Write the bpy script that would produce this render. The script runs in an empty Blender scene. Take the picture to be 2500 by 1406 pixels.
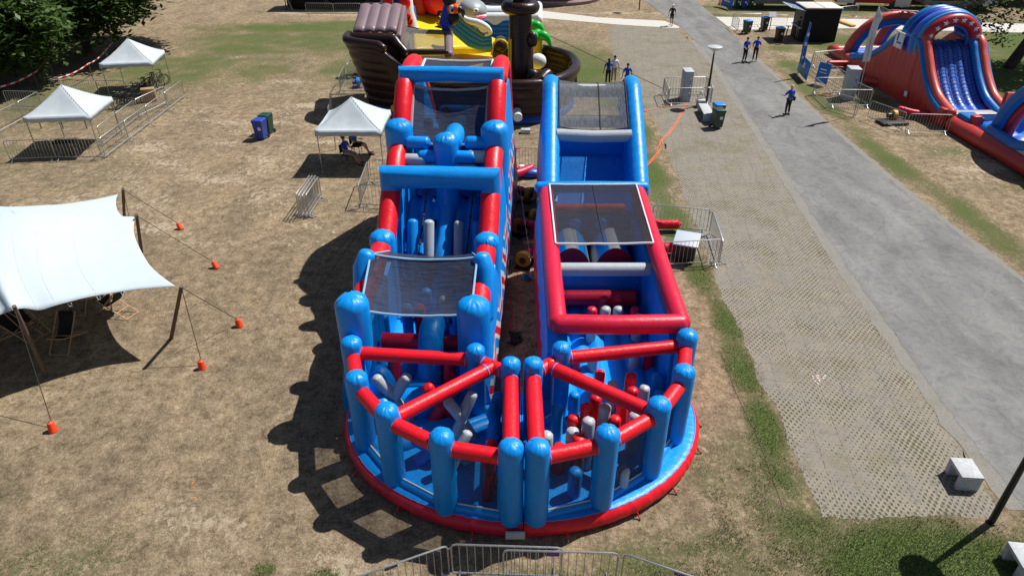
import bpy, bmesh, math, random
from mathutils import Vector, Matrix, noise
from math import sin, cos, pi, radians, sqrt, atan2, tan
R = random.Random(7)
SC = bpy.context.scene
COL = SC.collection
# ------------------------------------------------------------------ camera, sky, sun
CAMH, PITCH, FPX = 12.6, radians(32.2), 1667.0
cam_d = bpy.data.cameras.new('camera'); cam = bpy.data.objects.new('camera', cam_d); COL.objects.link(cam)
cam_d.sensor_width = 36.0; cam_d.lens = 36.0*FPX/2500.0; cam_d.clip_start = 0.1; cam_d.clip_end = 2000
cam.location = (0, 0, CAMH); cam.rotation_euler = (pi/2-PITCH, 0, 0)
SC.camera = cam
W = bpy.data.worlds.new("World"); SC.world = W; W.use_nodes = True
SUN_EL, SUN_AZ = radians(56), radians(60)
nt = W.node_tree; sky = nt.nodes.new('ShaderNodeTexSky'); sky.sky_type = 'NISHITA'; sky.sun_disc = False
sky.sun_elevation = SUN_EL; sky.sun_rotation = SUN_AZ
bgn = nt.nodes['Background']; nt.links.new(sky.outputs[0], bgn.inputs[0]); bgn.inputs[1].default_value = 0.05
sd = bpy.data.lights.new('sun', 'SUN'); sd.energy = 4.9; sd.angle = radians(0.5); sd.color = (1, .965, .91)
sun = bpy.data.objects.new('sun', sd); COL.objects.link(sun); sun.location = (30, 15, 50)
trav = Vector((-sin(SUN_AZ)*cos(SUN_EL), -cos(SUN_AZ)*cos(SUN_EL), -sin(SUN_EL)))
sun.rotation_euler = trav.to_track_quat('-Z', 'Y').to_euler()
SC.view_settings.view_transform = 'Standard'; SC.view_settings.look = 'None'
SC.view_settings.exposure = 0.36; SC.view_settings.gamma = 1.0
SC.cycles.max_bounces = 6; SC.cycles.transparent_max_bounces = 12

def P(px, py, z=0.0):
    dx = (px-1250)/FPX; dz = -(py-703)/FPX
    c, s = cos(PITCH), sin(PITCH)
    d = (dx, c+dz*s, -s+dz*c); t = (z-CAMH)/d[2]
    return Vector((d[0]*t, d[1]*t, z))

# ------------------------------------------------------------------ materials
MATS = {}
class NB:
    def __init__(s, name):
        s.m = bpy.data.materials.new(name); s.m.use_nodes = True; s.t = s.m.node_tree
        s.b = s.t.nodes['Principled BSDF']; s.out = s.t.nodes['Material Output']
    def n(s, typ, **kw):
        nd = s.t.nodes.new('ShaderNode'+typ)
        for k, v in kw.items():
            if k in nd.inputs: s.put(nd.inputs[k], v)
            else: setattr(nd, k, v)
        return nd
    def put(s, sock, v):
        if isinstance(v, bpy.types.NodeSocket): s.t.links.new(v, sock)
        elif isinstance(v, bpy.types.Node): s.t.links.new(v.outputs[0], sock)
        else:
            if sock.type == 'RGBA' and len(v) == 3: v = (*v, 1)
            sock.default_value = v
    def math(s, op, a, b=0.0, c=None, clamp=False):
        nd = s.t.nodes.new('ShaderNodeMath'); nd.operation = op; nd.use_clamp = clamp
        s.put(nd.inputs[0], a); s.put(nd.inputs[1], b)
        if c is not None: s.put(nd.inputs[2], c)
        return nd.outputs[0]
    def mix(s, f, a, b, blend='MIX'):
        nd = s.t.nodes.new('ShaderNodeMix'); nd.data_type = 'RGBA'; nd.blend_type = blend
        s.put(nd.inputs[0], f); s.put(nd.inputs[6], a); s.put(nd.inputs[7], b)
        return nd.outputs[2]
    def noise(s, scale, vec=None, detail=3.0, rough=.55, dist=0.0):
        nd = s.n('TexNoise'); nd.inputs['Scale'].default_value = scale; nd.inputs['Detail'].default_value = detail
        nd.inputs['Roughness'].default_value = rough; nd.inputs['Distortion'].default_value = dist
        if vec is not None: s.put(nd.inputs['Vector'], vec)
        return nd.outputs['Fac']
    def ramp(s, f, stops):
        nd = s.t.nodes.new('ShaderNodeValToRGB'); s.put(nd.inputs[0], f); e = nd.color_ramp.elements
        while len(e) < len(stops): e.new(.5)
        for i, (p, c) in enumerate(stops):
            e[i].position = p; e[i].color = (*c, 1) if not isinstance(c, (int, float)) else (c, c, c, 1)
        return nd.outputs[0]
    def coord(s, kind='Object', scale=(1, 1, 1), rot=(0, 0, 0)):
        tc = s.n('TexCoord'); mp = s.n('Mapping'); mp.inputs['Scale'].default_value = scale; mp.inputs['Rotation'].default_value = rot
        s.t.links.new(tc.outputs[kind], mp.inputs[0]); return mp.outputs[0]
    def bump(s, h, strength=.3, dist=.02):
        nd = s.n('Bump'); nd.inputs['Strength'].default_value = strength; nd.inputs['Distance'].default_value = dist
        s.put(nd.inputs['Height'], h); s.t.links.new(nd.outputs[0], s.b.inputs['Normal']); return nd
    def col(s, c): s.put(s.b.inputs['Base Color'], c)
    def rough(s, v): s.put(s.b.inputs['Roughness'], v)

def vinyl(name, c, rough=.36, amp=.10, bump=.25):
    if name in MATS: return MATS[name]
    n = NB(name); co = n.coord('Object')
    big = n.noise(.9, co, 2); fine = n.noise(9, co, 3)
    f = n.math('ADD', n.math('MULTIPLY', big, .6), n.math('MULTIPLY', fine, .4))
    d = tuple(x*(1-amp*1.6) for x in c); l = tuple(min(1, x*(1+amp)) for x in c)
    n.col(n.ramp(f, [(.3, d), (.7, l)]))
    n.rough(n.math('MULTIPLY_ADD', fine, .18, rough-.09))
    wr = n.noise(6.5, n.coord('Object', (1, 1, .4)), 5, .68, 1.6)
    n.bump(n.math('ADD', wr, n.math('MULTIPLY', n.noise(34, co, 2), .25)), bump, .025)
    n.b.inputs['Specular IOR Level'].default_value = .38
    MATS[name] = n.m; return n.m
def plain(name, c, rough=.6, metal=0.0, amp=.12, scale=6.0, bump=.1):
    if name in MATS: return MATS[name]
    n = NB(name); f = n.noise(scale, n.coord('Object'), 4)
    n.col(n.ramp(f, [(.3, tuple(x*(1-amp) for x in c)), (.7, tuple(min(1, x*(1+amp)) for x in c))]))
    n.rough(rough); n.b.inputs['Metallic'].default_value = metal
    if bump: n.bump(f, bump, .01)
    MATS[name] = n.m; return n.m
def netting(name, c, opacity, streak=.10, scale=(1.0, 6, 6)):
    if name in MATS: return MATS[name]
    n = NB(name); co = n.coord('Object', scale)
    f = n.noise(2.0, co, 4, .6, .6)
    n.col(n.ramp(f, [(.3, tuple(x*.6 for x in c)), (.7, tuple(x*1.5 for x in c))])); n.rough(.75)
    w = n.n('TexWave', wave_type='BANDS'); w.inputs['Scale'].default_value = 9; n.put(w.inputs['Vector'], n.coord('Object'))
    op = n.math('ADD', n.math('MULTIPLY_ADD', f, streak*2, opacity-streak), n.math('MULTIPLY', w.outputs[1], .04), clamp=True)
    tr = n.n('BsdfTransparent'); mx = n.n('MixShader'); n.put(mx.inputs[0], op)
    n.t.links.new(tr.outputs[0], mx.inputs[1]); n.t.links.new(n.b.outputs[0], mx.inputs[2])
    n.t.links.new(mx.outputs[0], n.out.inputs[0]); n.bump(f, .6, .05)
    MATS[name] = n.m; return n.m

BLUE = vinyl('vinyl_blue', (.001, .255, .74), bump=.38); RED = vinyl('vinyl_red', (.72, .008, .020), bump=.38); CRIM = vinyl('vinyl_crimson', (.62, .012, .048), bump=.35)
GREY = vinyl('vinyl_grey', (.40, .44, .47)); PIPING = vinyl('vinyl_piping', (.16, .28, .75)); WEB = plain('webbing_white', (.62, .64, .65), .7, bump=.3, scale=30)
WEBB = plain('webbing_pale_blue', (.25, .45, .62), .7, bump=.3, scale=30)
WEBG = plain('webbing_grey', (.30, .31, .32), .7, bump=.3, scale=30); DKBLUE = vinyl('vinyl_dark_blue', (.005, .05, .28))
NET = netting('black_netting', (.010, .018, .042), .79, .20, (.8, 5, 5)); NETW = netting('window_netting', (.010, .014, .024), .60, .06)
NETC = netting('cage_netting', (.010, .012, .018), .58)
NETG = netting('grey_netting', (.085, .09, .095), .62, .14, (9, 2, 2))
BROWN = vinyl('vinyl_brown', (.024, .009, .008), .3); MAUVE = vinyl('vinyl_faded_brown', (.20, .14, .155), .4); YEL = vinyl('vinyl_yellow', (.78, .55, .01))
WHITE = vinyl('vinyl_white', (.72, .73, .72)); GREEN = vinyl('vinyl_green', (.01, .42, .04)); SLRED = vinyl('vinyl_faded_red', (.50, .045, .035)); 
SLBLUE = vinyl('vinyl_slide_blue', (.06, .17, .66)); MIDBLUE = vinyl('vinyl_mid_blue', (.006, .16, .50)); BLACKV = vinyl('vinyl_black', (.008, .008, .012)); ORNG = vinyl('vinyl_orange', (.8, .09, .01))
GALV = plain('galvanised_steel', (.42, .43, .44), .42, .75, .2, 20); BLKMET = plain('black_metal', (.015, .015, .017), .4, .3)
WOOD = plain('weathered_wood', (.12, .085, .055), .8, 0, .35, 14, .4); PALEWOOD = plain('pale_wood', (.50, .30, .15), .6, 0, .2, 14)
CANV = plain('white_canvas', (.45, .525, .565), .8, 0, .03, 3, .3); CANVG = plain('grey_white_canvas', (.45, .505, .54), .8, 0, .04, 3, .25)
CONC = plain('pale_concrete', (.43, .45, .46), .85, 0, .16, 14, .3); CABG = plain('cabinet_grey', (.42, .45, .49), .5, 0, .04, 4)
BLACK = plain('black_plastic', (.012, .012, .013), .5); DKGREEN = plain('bin_green', (.012, .055, .03), .4); BINBLUE = plain('bin_blue', (.02, .06, .35), .4); LIDBLUE = plain('lid_blue', (.02, .22, .62), .4)
ORANGE = plain('orange_plastic', (.85, .06, .01), .5); CABLE = plain('orange_cable', (.85, .13, .03), .6); ROPE = plain('dark_rope', (.03, .028, .025), .9); WROPE = plain('pale_rope', (.4, .38, .35), .9)
SIGNBLUE = plain('sign_blue', (.01, .17, .55), .5); YELP = plain('yellow_plastic', (.60, .33, .04), .5); CARD = plain('cardboard', (.33, .2, .1), .8); BLKFAB = plain('black_fabric', (.01, .01, .012), .9)
SKIN = plain('skin', (.42, .24, .17), .6, 0, .05); SHIRT = plain('blue_shirt', (.012, .07, .50), .8, 0, .15, 9, .3); TROU = plain('black_trousers', (.012, .012, .016), .8); BEIGE = plain('beige_shorts', (.35, .31, .26), .8)
HAIRD = plain('dark_hair', (.02, .013, .01), .8); HAIRW = plain('pale_hair', (.55, .5, .42), .8); WHITEP = plain('white_paint', (.78, .78, .76), .5); PURP = plain('purple_tag', (.12, .05, .22), .6)
STEELT = plain('trailer_grey', (.2, .2, .21), .5); SILVER = plain('silver_panel', (.5, .52, .54), .4, .2)

def stripes_mat():
    n = NB('vinyl_chevrons'); co = n.n('TexCoord').outputs['Object']; sp = n.n('SeparateXYZ'); n.put(sp.inputs[0], co)
    tri = n.math('PINGPONG', sp.outputs[1], 1.3)
    v = n.math('FRACT', n.math('MULTIPLY', n.math('ADD', sp.outputs[2], n.math('MULTIPLY', tri, .8)), 1.0))
    nd = n.t.nodes.new('ShaderNodeValToRGB'); n.put(nd.inputs[0], v); nd.color_ramp.interpolation = 'CONSTANT'; e = nd.color_ramp.elements
    cs = [(0, (.0015, .205, .60)), (.34, (.55, .58, .6)), (.5, (.60, .01, .02)), (.78, (.55, .58, .6))]
    while len(e) < 4: e.new(.5)
    for i, (p, c) in enumerate(cs): e[i].position = p; e[i].color = (*c, 1)
    n.col(nd.outputs[0]); n.rough(.4); n.bump(n.noise(5, co, 3), .3, .03)
    return n.m
STRIPE = stripes_mat()

# ------------------------------------------------------------------ mesh building
ORG = {}
def V(*a): return Vector(a)
class MB:
    def __init__(s): s.v = []; s.f = []; s.m = []
    def add(s, vs, fs, m=0):
        k = len(s.v); s.v += [Vector(v) for v in vs]; s.f += [tuple(i+k for i in f) for f in fs]; s.m += [m]*len(fs); return s
    def addbm(s, bm, m=0, M=None):
        vs = [(M @ v.co if M else v.co.copy()) for v in bm.verts]; bm.verts.index_update()
        s.add(vs, [tuple(v.index for v in f.verts) for f in bm.faces], m); bm.free(); return s
    def box(s, c, size, rz=0, bev=0.0, m=0, seg=2, M=None, taper=1.0):
        bm = bmesh.new(); bmesh.ops.create_cube(bm, size=1)
        for v in bm.verts:
            k = taper if v.co.z > 0 else 1
            v.co = Vector((v.co.x*size[0]*k, v.co.y*size[1]*k, v.co.z*size[2]))
        if bev: bmesh.ops.bevel(bm, geom=bm.edges[:], offset=bev, segments=seg, affect='EDGES', profile=.5)
        T = Matrix.Translation(Vector(c)) @ (M if M else Matrix.Rotation(rz, 4, 'Z'))
        return s.addbm(bm, m, T)
    def tube(s, pts, r, seg=14, cap='flat', pucker=0.0, m=0, closed=False, mcap=None):
        pts = [Vector(p) for p in pts]; n = len(pts); rr = list(r) if isinstance(r, (list, tuple)) else [r]*n
        tang = []
        for i in range(n):
            a = pts[(i-1) % n] if (i > 0 or closed) else pts[i]; b = pts[(i+1) % n] if (i < n-1 or closed) else pts[i]
            t = (b-a); tang.append(t.normalized() if t.length > 1e-9 else Vector((0, 0, 1)))
        up = Vector((0, 0, 1)) if abs(tang[0].z) < .9 else Vector((1, 0, 0))
        x = tang[0].cross(up).normalized(); rings = []
        for i in range(n):
            if i > 0:
                ax = tang[i-1].cross(tang[i])
                if ax.length > 1e-6: x = Matrix.Rotation(tang[i-1].angle(tang[i]), 3, ax.normalized()) @ x
            x = (x - tang[i]*x.dot(tang[i])).normalized(); y = tang[i].cross(x)
            k = 1.0; bi = None
            if closed or 0 < i < n-1:
                d1 = (pts[i]-pts[i-1]).normalized(); d2 = (pts[(i+1) % n]-pts[i]).normalized(); ca = d1.dot(d2)
                if ca < .999: k = 1/max(.5, sqrt(max(0, (1+ca)/2))); bi = (d2-d1).normalized()
            ring = []
            for j in range(seg):
                o_ = (x*cos(2*pi*j/seg)+y*sin(2*pi*j/seg))*rr[i]
                if bi is not None: o_ = o_+bi*o_.dot(bi)*(k-1)
                ring.append(pts[i]+o_)
            rings.append(ring)
        def capr(cen, t, x, r0, rev):
            out = []; y = t.cross(x); y = -y if rev else y; h = []
            for q, a in enumerate((18, 36, 52, 66, 78)):
                a = radians(a); ring = []
                for j in range(seg):
                    th = 2*pi*j/seg
                    w = 1+pucker*(noise.noise(Vector((cos(th)*6.5+cen.x*3, sin(th)*6.5+cen.y*3, q*.3)))) * (1.0, 1.5, 1.0, .5, .2)[q]
                    ring.append(cen+(x*cos(th)+y*sin(th))*r0*cos(a)*w + t*r0*sin(a)*.72*(w if q > 1 else 1))
                h.append(ring)
            return h, cen+t*r0*.72
        pre = []; post = []; tip0 = tip1 = None
        if cap in ('round', 'top') and not closed:
            y1 = tang[-1].cross(x)
            h, tip1 = capr(pts[-1], tang[-1], x, rr[-1], False); post = h
            if cap == 'round':
                x0 = (rings[0][0]-pts[0]).normalized(); h0, tip0 = capr(pts[0], -tang[0], x0, rr[0], True)
                pre = h0[::-1]
        allr = pre+rings+post; vs = [v for rg in allr for v in rg]; fs = []
        nr = len(allr)
        for i in range(nr-1 if not closed else nr):
            for j in range(seg):
                a = i*seg+j; b = i*seg+(j+1) % seg; c = ((i+1) % nr)*seg+(j+1) % seg; d = ((i+1) % nr)*seg+j; fs.append((a, b, c, d))
        if not closed:
            if tip0 is not None: vs.append(tip0); k = len(vs)-1; fs += [(k, (j+1) % seg, j) for j in range(seg)]
            elif cap != 'none': fs.append(tuple(range(seg))[::-1])
            b0 = (nr-1)*seg
            if tip1 is not None: vs.append(tip1); k = len(vs)-1; fs += [(k, b0+j, b0+(j+1) % seg) for j in range(seg)]
            elif cap != 'none': fs.append(tuple(b0+j for j in range(seg)))
        return s.add(vs, fs, m)
    def prism(s, poly, ext, m=0, bev=0.0, seg=2):
        bm = bmesh.new(); vs = [bm.verts.new(Vector(p)) for p in poly]; f = bm.faces.new(vs)
        r = bmesh.ops.extrude_face_region(bm, geom=[f]); nv = [g for g in r['geom'] if isinstance(g, bmesh.types.BMVert)]
        bmesh.ops.translate(bm, verts=nv, vec=Vector(ext)); bmesh.ops.recalc_face_normals(bm, faces=bm.faces)
        if bev: bmesh.ops.bevel(bm, geom=bm.edges[:], offset=bev, segments=seg, affect='EDGES', profile=.5)
        bmesh.ops.triangulate(bm, faces=[f for f in bm.faces if len(f.verts) > 4])
        return s.addbm(bm, m)
    def grid(s, fn, nu, nv, m=0, cu=False, cv=False, mf=None):
        vs = [fn(i/(nu if not cu else nu), j/nv) for i in range(nu if cu else nu+1) for j in range(nv if cv else nv+1)]
        W_ = nv if cv else nv+1; H_ = nu if cu else nu+1
        k = len(s.v)
        fs = []
        for i in range(nu):
            for j in range(nv): fs.append((i*W_+j, ((i+1) % H_)*W_+j, ((i+1) % H_)*W_+(j+1) % W_, i*W_+(j+1) % W_))
        s.add(vs, fs, m)
        if mf:
            q = len(s.m)-len(fs)
            for i in range(nu):
                for j in range(nv): s.m[q+i*nv+j] = mf(i/nu, j/nv)
        return s
    def lathe(s, prof, c=(0, 0, 0), seg=20, m=0, sx=1, sy=1):
        c = Vector(c); vs = []; fs = []
        for r, z in prof: vs += [c+Vector((r*cos(2*pi*j/seg)*sx, r*sin(2*pi*j/seg)*sy, z)) for j in range(seg)]
        for i in range(len(prof)-1):
            for j in range(seg): fs.append((i*seg+j, i*seg+(j+1) % seg, (i+1)*seg+(j+1) % seg, (i+1)*seg+j))
        fs.append(tuple(range(seg))[::-1]); fs.append(tuple((len(prof)-1)*seg+j for j in range(seg)))
        return s.add(vs, fs, m)
    def ball(s, c, r, m=0, M=None, u=14, v=9):
        bm = bmesh.new(); bmesh.ops.create_uvsphere(bm, u_segments=u, v_segments=v, radius=1)
        r = (r, r, r) if isinstance(r, (int, float)) else r
        return s.addbm(bm, m, Matrix.Translation(Vector(c)) @ (M if M else Matrix()) @ Matrix.Diagonal((*r, 1)))
    def build(s, name, mats, parent=None, angle=38, smooth=True, solid=0.0):
        off = ORG.get(parent.name, Vector()) if parent else Vector()
        me = bpy.data.meshes.new(name); me.from_pydata([tuple(v-off) for v in s.v], [], s.f); me.update()
        mats = mats if isinstance(mats, (list, tuple)) else [mats]
        for m in mats: me.materials.append(m)
        me.polygons.foreach_set('material_index', s.m)
        if smooth:
            me.polygons.foreach_set('use_smooth', [True]*len(s.f)); me.set_sharp_from_angle(angle=radians(angle))
        o = bpy.data.objects.new(name, me); COL.objects.link(o)
        if parent: o.parent = parent; ORG[o.name] = off
        if solid: md = o.modifiers.new('solid', 'SOLIDIFY'); md.thickness = solid; md.offset = 0
        return o
def tag(o, label=None, cat=None, group=None, kind=None):
    if label: o['label'] = label
    if cat: o['category'] = cat
    if group: o['group'] = group
    if kind: o['kind'] = kind
    return o
def thing(name, label, cat, loc=(0, 0, 0), rz=0, group=None, world=True):
    o = bpy.data.objects.new(name, None); COL.objects.link(o); o.location = loc; o.rotation_euler = (0, 0, rz); o.empty_display_size = .3
    if world: ORG[o.name] = Vector(loc)
    return tag(o, label, cat, group)
def children(o): return [c for c in bpy.data.objects if c.parent == o]
def dup(root, loc, rz=0.0, label=None, group=None, sx=1.0, rot=None):
    def cp(o, par):
        c = o.copy(); COL.objects.link(c); c.parent = par
        for ch in KIDS.get(o.name) or children(o): cp(ch, c)
        return c
    c = cp(root, None); c.location = loc; c.rotation_euler = rot if rot else (0, 0, rz); c.scale = (sx, 1, 1)
    if label: c['label'] = label
    if group: c['group'] = group
    return c
KIDS = {}
def lerp(a, b, t): return a+(b-a)*t
def interp(tab, x):
    if x <= tab[0][0]: return tab[0][1]
    for (a, va), (b, vb) in zip(tab, tab[1:]):
        if x <= b: return va+(vb-va)*(x-a)/(b-a)
    return tab[-1][1]
def crv(pts, n=6):     # smooth curve through points
    pts = [Vector(p) for p in pts]; out = []
    for i in range(len(pts)-1):
        p0 = pts[max(0, i-1)]; p1 = pts[i]; p2 = pts[i+1]; p3 = pts[min(len(pts)-1, i+2)]
        for k in range(n):
            t = k/n; out.append(.5*((2*p1)+(p2-p0)*t+(2*p0-5*p1+4*p2-p3)*t*t+(3*p1-p0-3*p2+p3)*t*t*t))
    return out+[pts[-1]]
# ------------------------------------------------------------------ ground
def sheet(name, poly, z, mat, sub=.5, jit=0.0, kind='structure'):
    pts = []
    n = len(poly)
    for i in range(n):
        a = Vector(poly[i]); b = Vector(poly[(i+1) % n]); L = (b-a).length; k = max(1, int(L/sub)); k = min(k, 260)
        d = (b-a).normalized() if L else Vector((1, 0)); nn = Vector((-d.y, d.x))
        for j in range(k):
            p = a+(b-a)*j/k
            if jit: p = p+nn*jit*(noise.noise(Vector((p.x*1.7, p.y*1.7, 3)))+.7*noise.noise(Vector((p.x*6, p.y*6, 9))))
            pts.append((p.x, p.y, z))
    bm = bmesh.new(); f = bm.faces.new([bm.verts.new(p) for p in pts]); bmesh.ops.triangulate(bm, faces=[f]); bmesh.ops.recalc_face_normals(bm, faces=bm.faces)
    mb = MB().addbm(bm); o = mb.build(name, mat, smooth=False)
    bm = bmesh.new(); bm.from_mesh(o.data); bm.normal_update(); bmesh.ops.reverse_faces(bm, faces=[f for f in bm.faces if f.normal.z < 0]); bm.to_mesh(o.data); bm.free()
    return tag(o, kind=kind)
def sm(e0, e1, x): t = max(0, min(1, (x-e0)/(e1-e0))); return t*t*(3-2*t)
GB = [(-24, 31, 9, 4, .42), (-8, 45, 6, 6, .45),   # green blobs: x, y, rx, ry, strength
 (9.0, 8.9, 3.2, 1.35, 1.25), (11.8, 9.2, 1.4, 1.2, .7), (6.7, 15.6, .6, 1.6, 1.1), (6.6, 13.2, .55, 1.5, 1.05), (6.4, 11.5, .7, 1.0, .8), (5.4, 9.6, 2.6, 2.4, .62), (3.2, 8.9, 2, .9, .6), (5.8, 11.6, .9, 2.4, .6), (6.5, 9.8, 1.6, 1.1, .75), (6.9, 18, .55, 1.4, .95), (6.7, 21, .65, 1.9, .9), (6.6, 25, .8, 3, .95), (6.5, 30, .95, 4, 1.0), (7.0, 36, .9, 4, .9), (6.2, 41, 1.4, 4, .7), (4.8, 50, 3.8, 9, .85), (-1, 62, 9, 3, .6), (-17, 58, 14, 8, .72), (-19, 62.5, 10, 2.6, .95), (-11, 50, 7, 10, .6), (-24, 49, 8, 8, .72), (-18, 49, 6, 6, .6), (-27, 42, 8, 7, .65), (-23, 40, 5, 4, .5), (-21, 55, 5, 3, .85), (-16, 64.5, 8, 1.6, .7),
 (-10, 8.8, 3.2, 1.6, .55), (-13.5, 11, 3, 1.5, .4), (4.9, 11, 1.2, 3.5, .55), (-30, 36, 9, 4, .5), (-26, 33, 6, 2, .5), (-5.2, 8.9, .35, .3, .9), (-3.9, 8.75, .5, .35, .95), (-2.9, 8.55, .7, .4, .9), (-4.6, 8.4, .3, .3, .8), (.4, 8.7, 1.2, .5, .6), (-7.4, 8.5, .8, .4, .6), (4.8, 9.4, 2.0, 1.6, .62), (5.4, 12, .6, 2, .5), (3.9, 9.4, .6, .5, .7), (5.2, 10.4, .8, 1.0, .5),
 (18.9, 42, .8, 9, .8), (18.6, 32, .9, 5, .85), (19, 25, 1, 5, .85), (20, 50, 1.3, 3.5, .8), (21.5, 55, 2, 2.5, .75), (31, 56, 9, 4.6, 1.15), (34, 47, 6.4, 9, 1.15), (36, 62.5, 14, 2, .7), (24.5, 64.5, 8, 2.3, .8), (22, 33, 2, 1.8, .6), (21.8, 41.2, 1.8, 2.0, .9), (20, 68, 6, 2, .7), (44, 53, 10, 14, 1.1), (32, 72, 16, 3.5, 1), (22, 28.5, 2.5, 1.6, .4), (2, 33, 1.2, 2, .6), (0.4, 36, 2, 2, .5)]
SB = [(-13.5, 31, 6, 8, .62), (-12.5, 39, 5, 6, .62), (-9, 24, 3.5, 4, .38), (-6, 9.6, 3.4, 1.3, .4), (-18, 33, 4, 4, .4), (-14.5, 37.5, 4, 1.0, .8), (-12.5, 40.5, 3, .8, .8), (-11, 36.8, 2.6, 1.2, .7), (-16, 34, 3.5, .8, .75), (-13.2, 31.2, 4, .9, .65), (-10.8, 28.6, 3.2, .9, .6), (-9, 26, 2.6, .8, .5), (-13.5, 46.5, 3, 1.2, .6), (-12, 43, 3, 1, .6), (-18.5, 30.3, 4, 1, .5), (-21, 52, 1.8, 1.4, .9), (-16, 70, 10, 3.5, .8),
 (-7, 9.4, 1.5, .7, .55), (-5.6, 10.0, 1.3, .5, .6), (-3.8, 9.0, 1.4, .5, .6), (23, 53.5, 3, 2, .7), (23.5, 31.5, 2.5, 2.2, .8), (20.6, 36, 1.5, 2, .5), (5, 12, 1, 2.2, .2), (3, 67, 5, 3, .6), (-2, 8.4, 2, .5, .4), (9, 69, 5, 2.6, .55)]
def blob(x, y, bl):
    g = 0
    for (cx, cy, rx, ry, s) in bl:
        d = ((x-cx)/rx)**2+((y-cy)/ry)**2
        if d < 3: g = max(g, s*math.exp(-d*.9))
    return g
def ground():
    xs = sorted(set([-600, -300, -150, -90, -60]+[round(-45+.3*i, 3) for i in range(0, 321)]+[70, 100, 160, 300, 600]))
    ys = [-300, -100, -30, -5]+[5+.22*i for i in range(0, 150)]+[38+.4*i for i in range(0, 100)]+[80, 90, 110, 150, 220, 350, 700]
    vs = []; g = []; sa = []
    for x in xs:
        for y in ys:
            z = 0.0; vs.append((x, y, z))
            q = noise.noise(Vector((x*.9, y*.9, 0)))*.35+noise.noise(Vector((x*.3, y*.3, 5)))*.3
            b = blob(x, y, GB); far = .85 if (y > 78 or x > 50 or x < -45) else 0
            g.append(max(0, min(1, max(b, far)+(q*.55 if b > .08 else q*.25+.02))))
            s = blob(x, y, SB); sa.append(max(0, min(1, s*.62+noise.noise(Vector((x*.35+y*.3, y*.8, 7)))*.42*(1.3 if s > .1 else .55)+noise.noise(Vector((x*1.5+y, y*2.2, 2)))*.15)))
    ny = len(ys); fs = [(i*ny+j, (i+1)*ny+j, (i+1)*ny+j+1, i*ny+j+1) for i in range(len(xs)-1) for j in range(ny-1)]
    me = bpy.data.meshes.new('ground'); me.from_pydata(vs, [], fs)
    a = me.attributes.new('grass', 'FLOAT', 'POINT'); a.data.foreach_set('value', g)
    a = me.attributes.new('sand', 'FLOAT', 'POINT'); a.data.foreach_set('value', sa)
    n = NB('dry_grass_ground'); co = n.n('TexCoord').outputs['Object']
    at = n.n('Attribute'); at.attribute_name = 'grass'; asd = n.n('Attribute'); asd.attribute_name = 'sand'
    n1 = n.noise(.45, n.coord('Object', (1.3, .7, 1), (0, 0, .5)), 7, .66, .7); n2 = n.noise(7, co, 5, .7); n3 = n.noise(26, co, 4, .75); n4 = n.noise(3.0, n.coord('Object', (1, .6, 1)), 6, .72, .8)
    n5 = n.noise(10, co, 5, .8); n6 = n.noise(2.6, co, 9, .78)
    thatch = n.ramp(n.math('ADD', n.math('MULTIPLY', n3, .22), n.math('ADD', n.math('MULTIPLY', n5, .33), n.math('MULTIPLY', n6, .45))), [(.38, (.070, .050, .034)), (.455, (.176, .134, .090)), (.52, (.292, .227, .155)), (.59, (.42, .338, .242)), (.66, (.56, .468, .36))])
    patch = n.ramp(n1, [(.34, (.74, .73, .71)), (.5, (.98, .965, .92)), (.66, (1.18, 1.15, 1.05))])
    c = n.mix(1.0, thatch, patch, 'MULTIPLY')
    c = n.mix(n.ramp(n4, [(.56, 0.), (.72, .55)]), c, (.13, .092, .062))
    n7 = n.noise(4.5, n.coord('Object', (1, .75, 1), (0, 0, .6)), 7, .74, .5); sd_ = n.math('ADD', asd.outputs['Fac'], n.math('MULTIPLY', n.math('SUBTRACT', n7, .5), 2.3))
    c = n.mix(n.ramp(sd_, [(.42, 0.), (.62, .9)]), c, n.ramp(n3, [(.35, (.36, .285, .20)), (.65, (.52, .43, .315))]))
    gf = n.math('ADD', at.outputs['Fac'], n.math('ADD', n.math('MULTIPLY', n.math('SUBTRACT', n2, .5), 1.5), n.math('MULTIPLY', n.math('SUBTRACT', n3, .5), .8)))
    gcol = n.ramp(n.noise(19, co, 4, .8), [(.34, (.02, .036, .01)), (.5, (.07, .11, .026)), (.66, (.19, .225, .07))])
    olive = n.ramp(n3, [(.3, (.06, .062, .025)), (.7, (.19, .185, .085))])
    gc = n.mix(n.ramp(at.outputs['Fac'], [(.55, 0.), (.9, 1.)]), olive, gcol)
    c = n.mix(n.ramp(gf, [(.38, 0.), (.62, .95)]), c, gc)
    vo = n.n('TexVoronoi'); vo.inputs['Scale'].default_value = 3.3; n.put(vo.inputs['Vector'], co)
    c = n.mix(n.ramp(vo.outputs['Distance'], [(.035, .75), (.06, 0.)]), c, n.mix(n.n('TexWhiteNoise', Vector=vo.outputs['Position']).outputs[0], (.08, .06, .04), (.62, .58, .48)))
    n.col(c); n.rough(.95); n.b.inputs['Specular IOR Level'].default_value = .1
    n.bump(n.math('ADD', n.math('MULTIPLY', n4, 1.3), n3), .9, .05)
    me.materials.append(n.m); o = bpy.data.objects.new('ground', me); COL.objects.link(o); tag(o, kind='structure')
ground()
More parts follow.
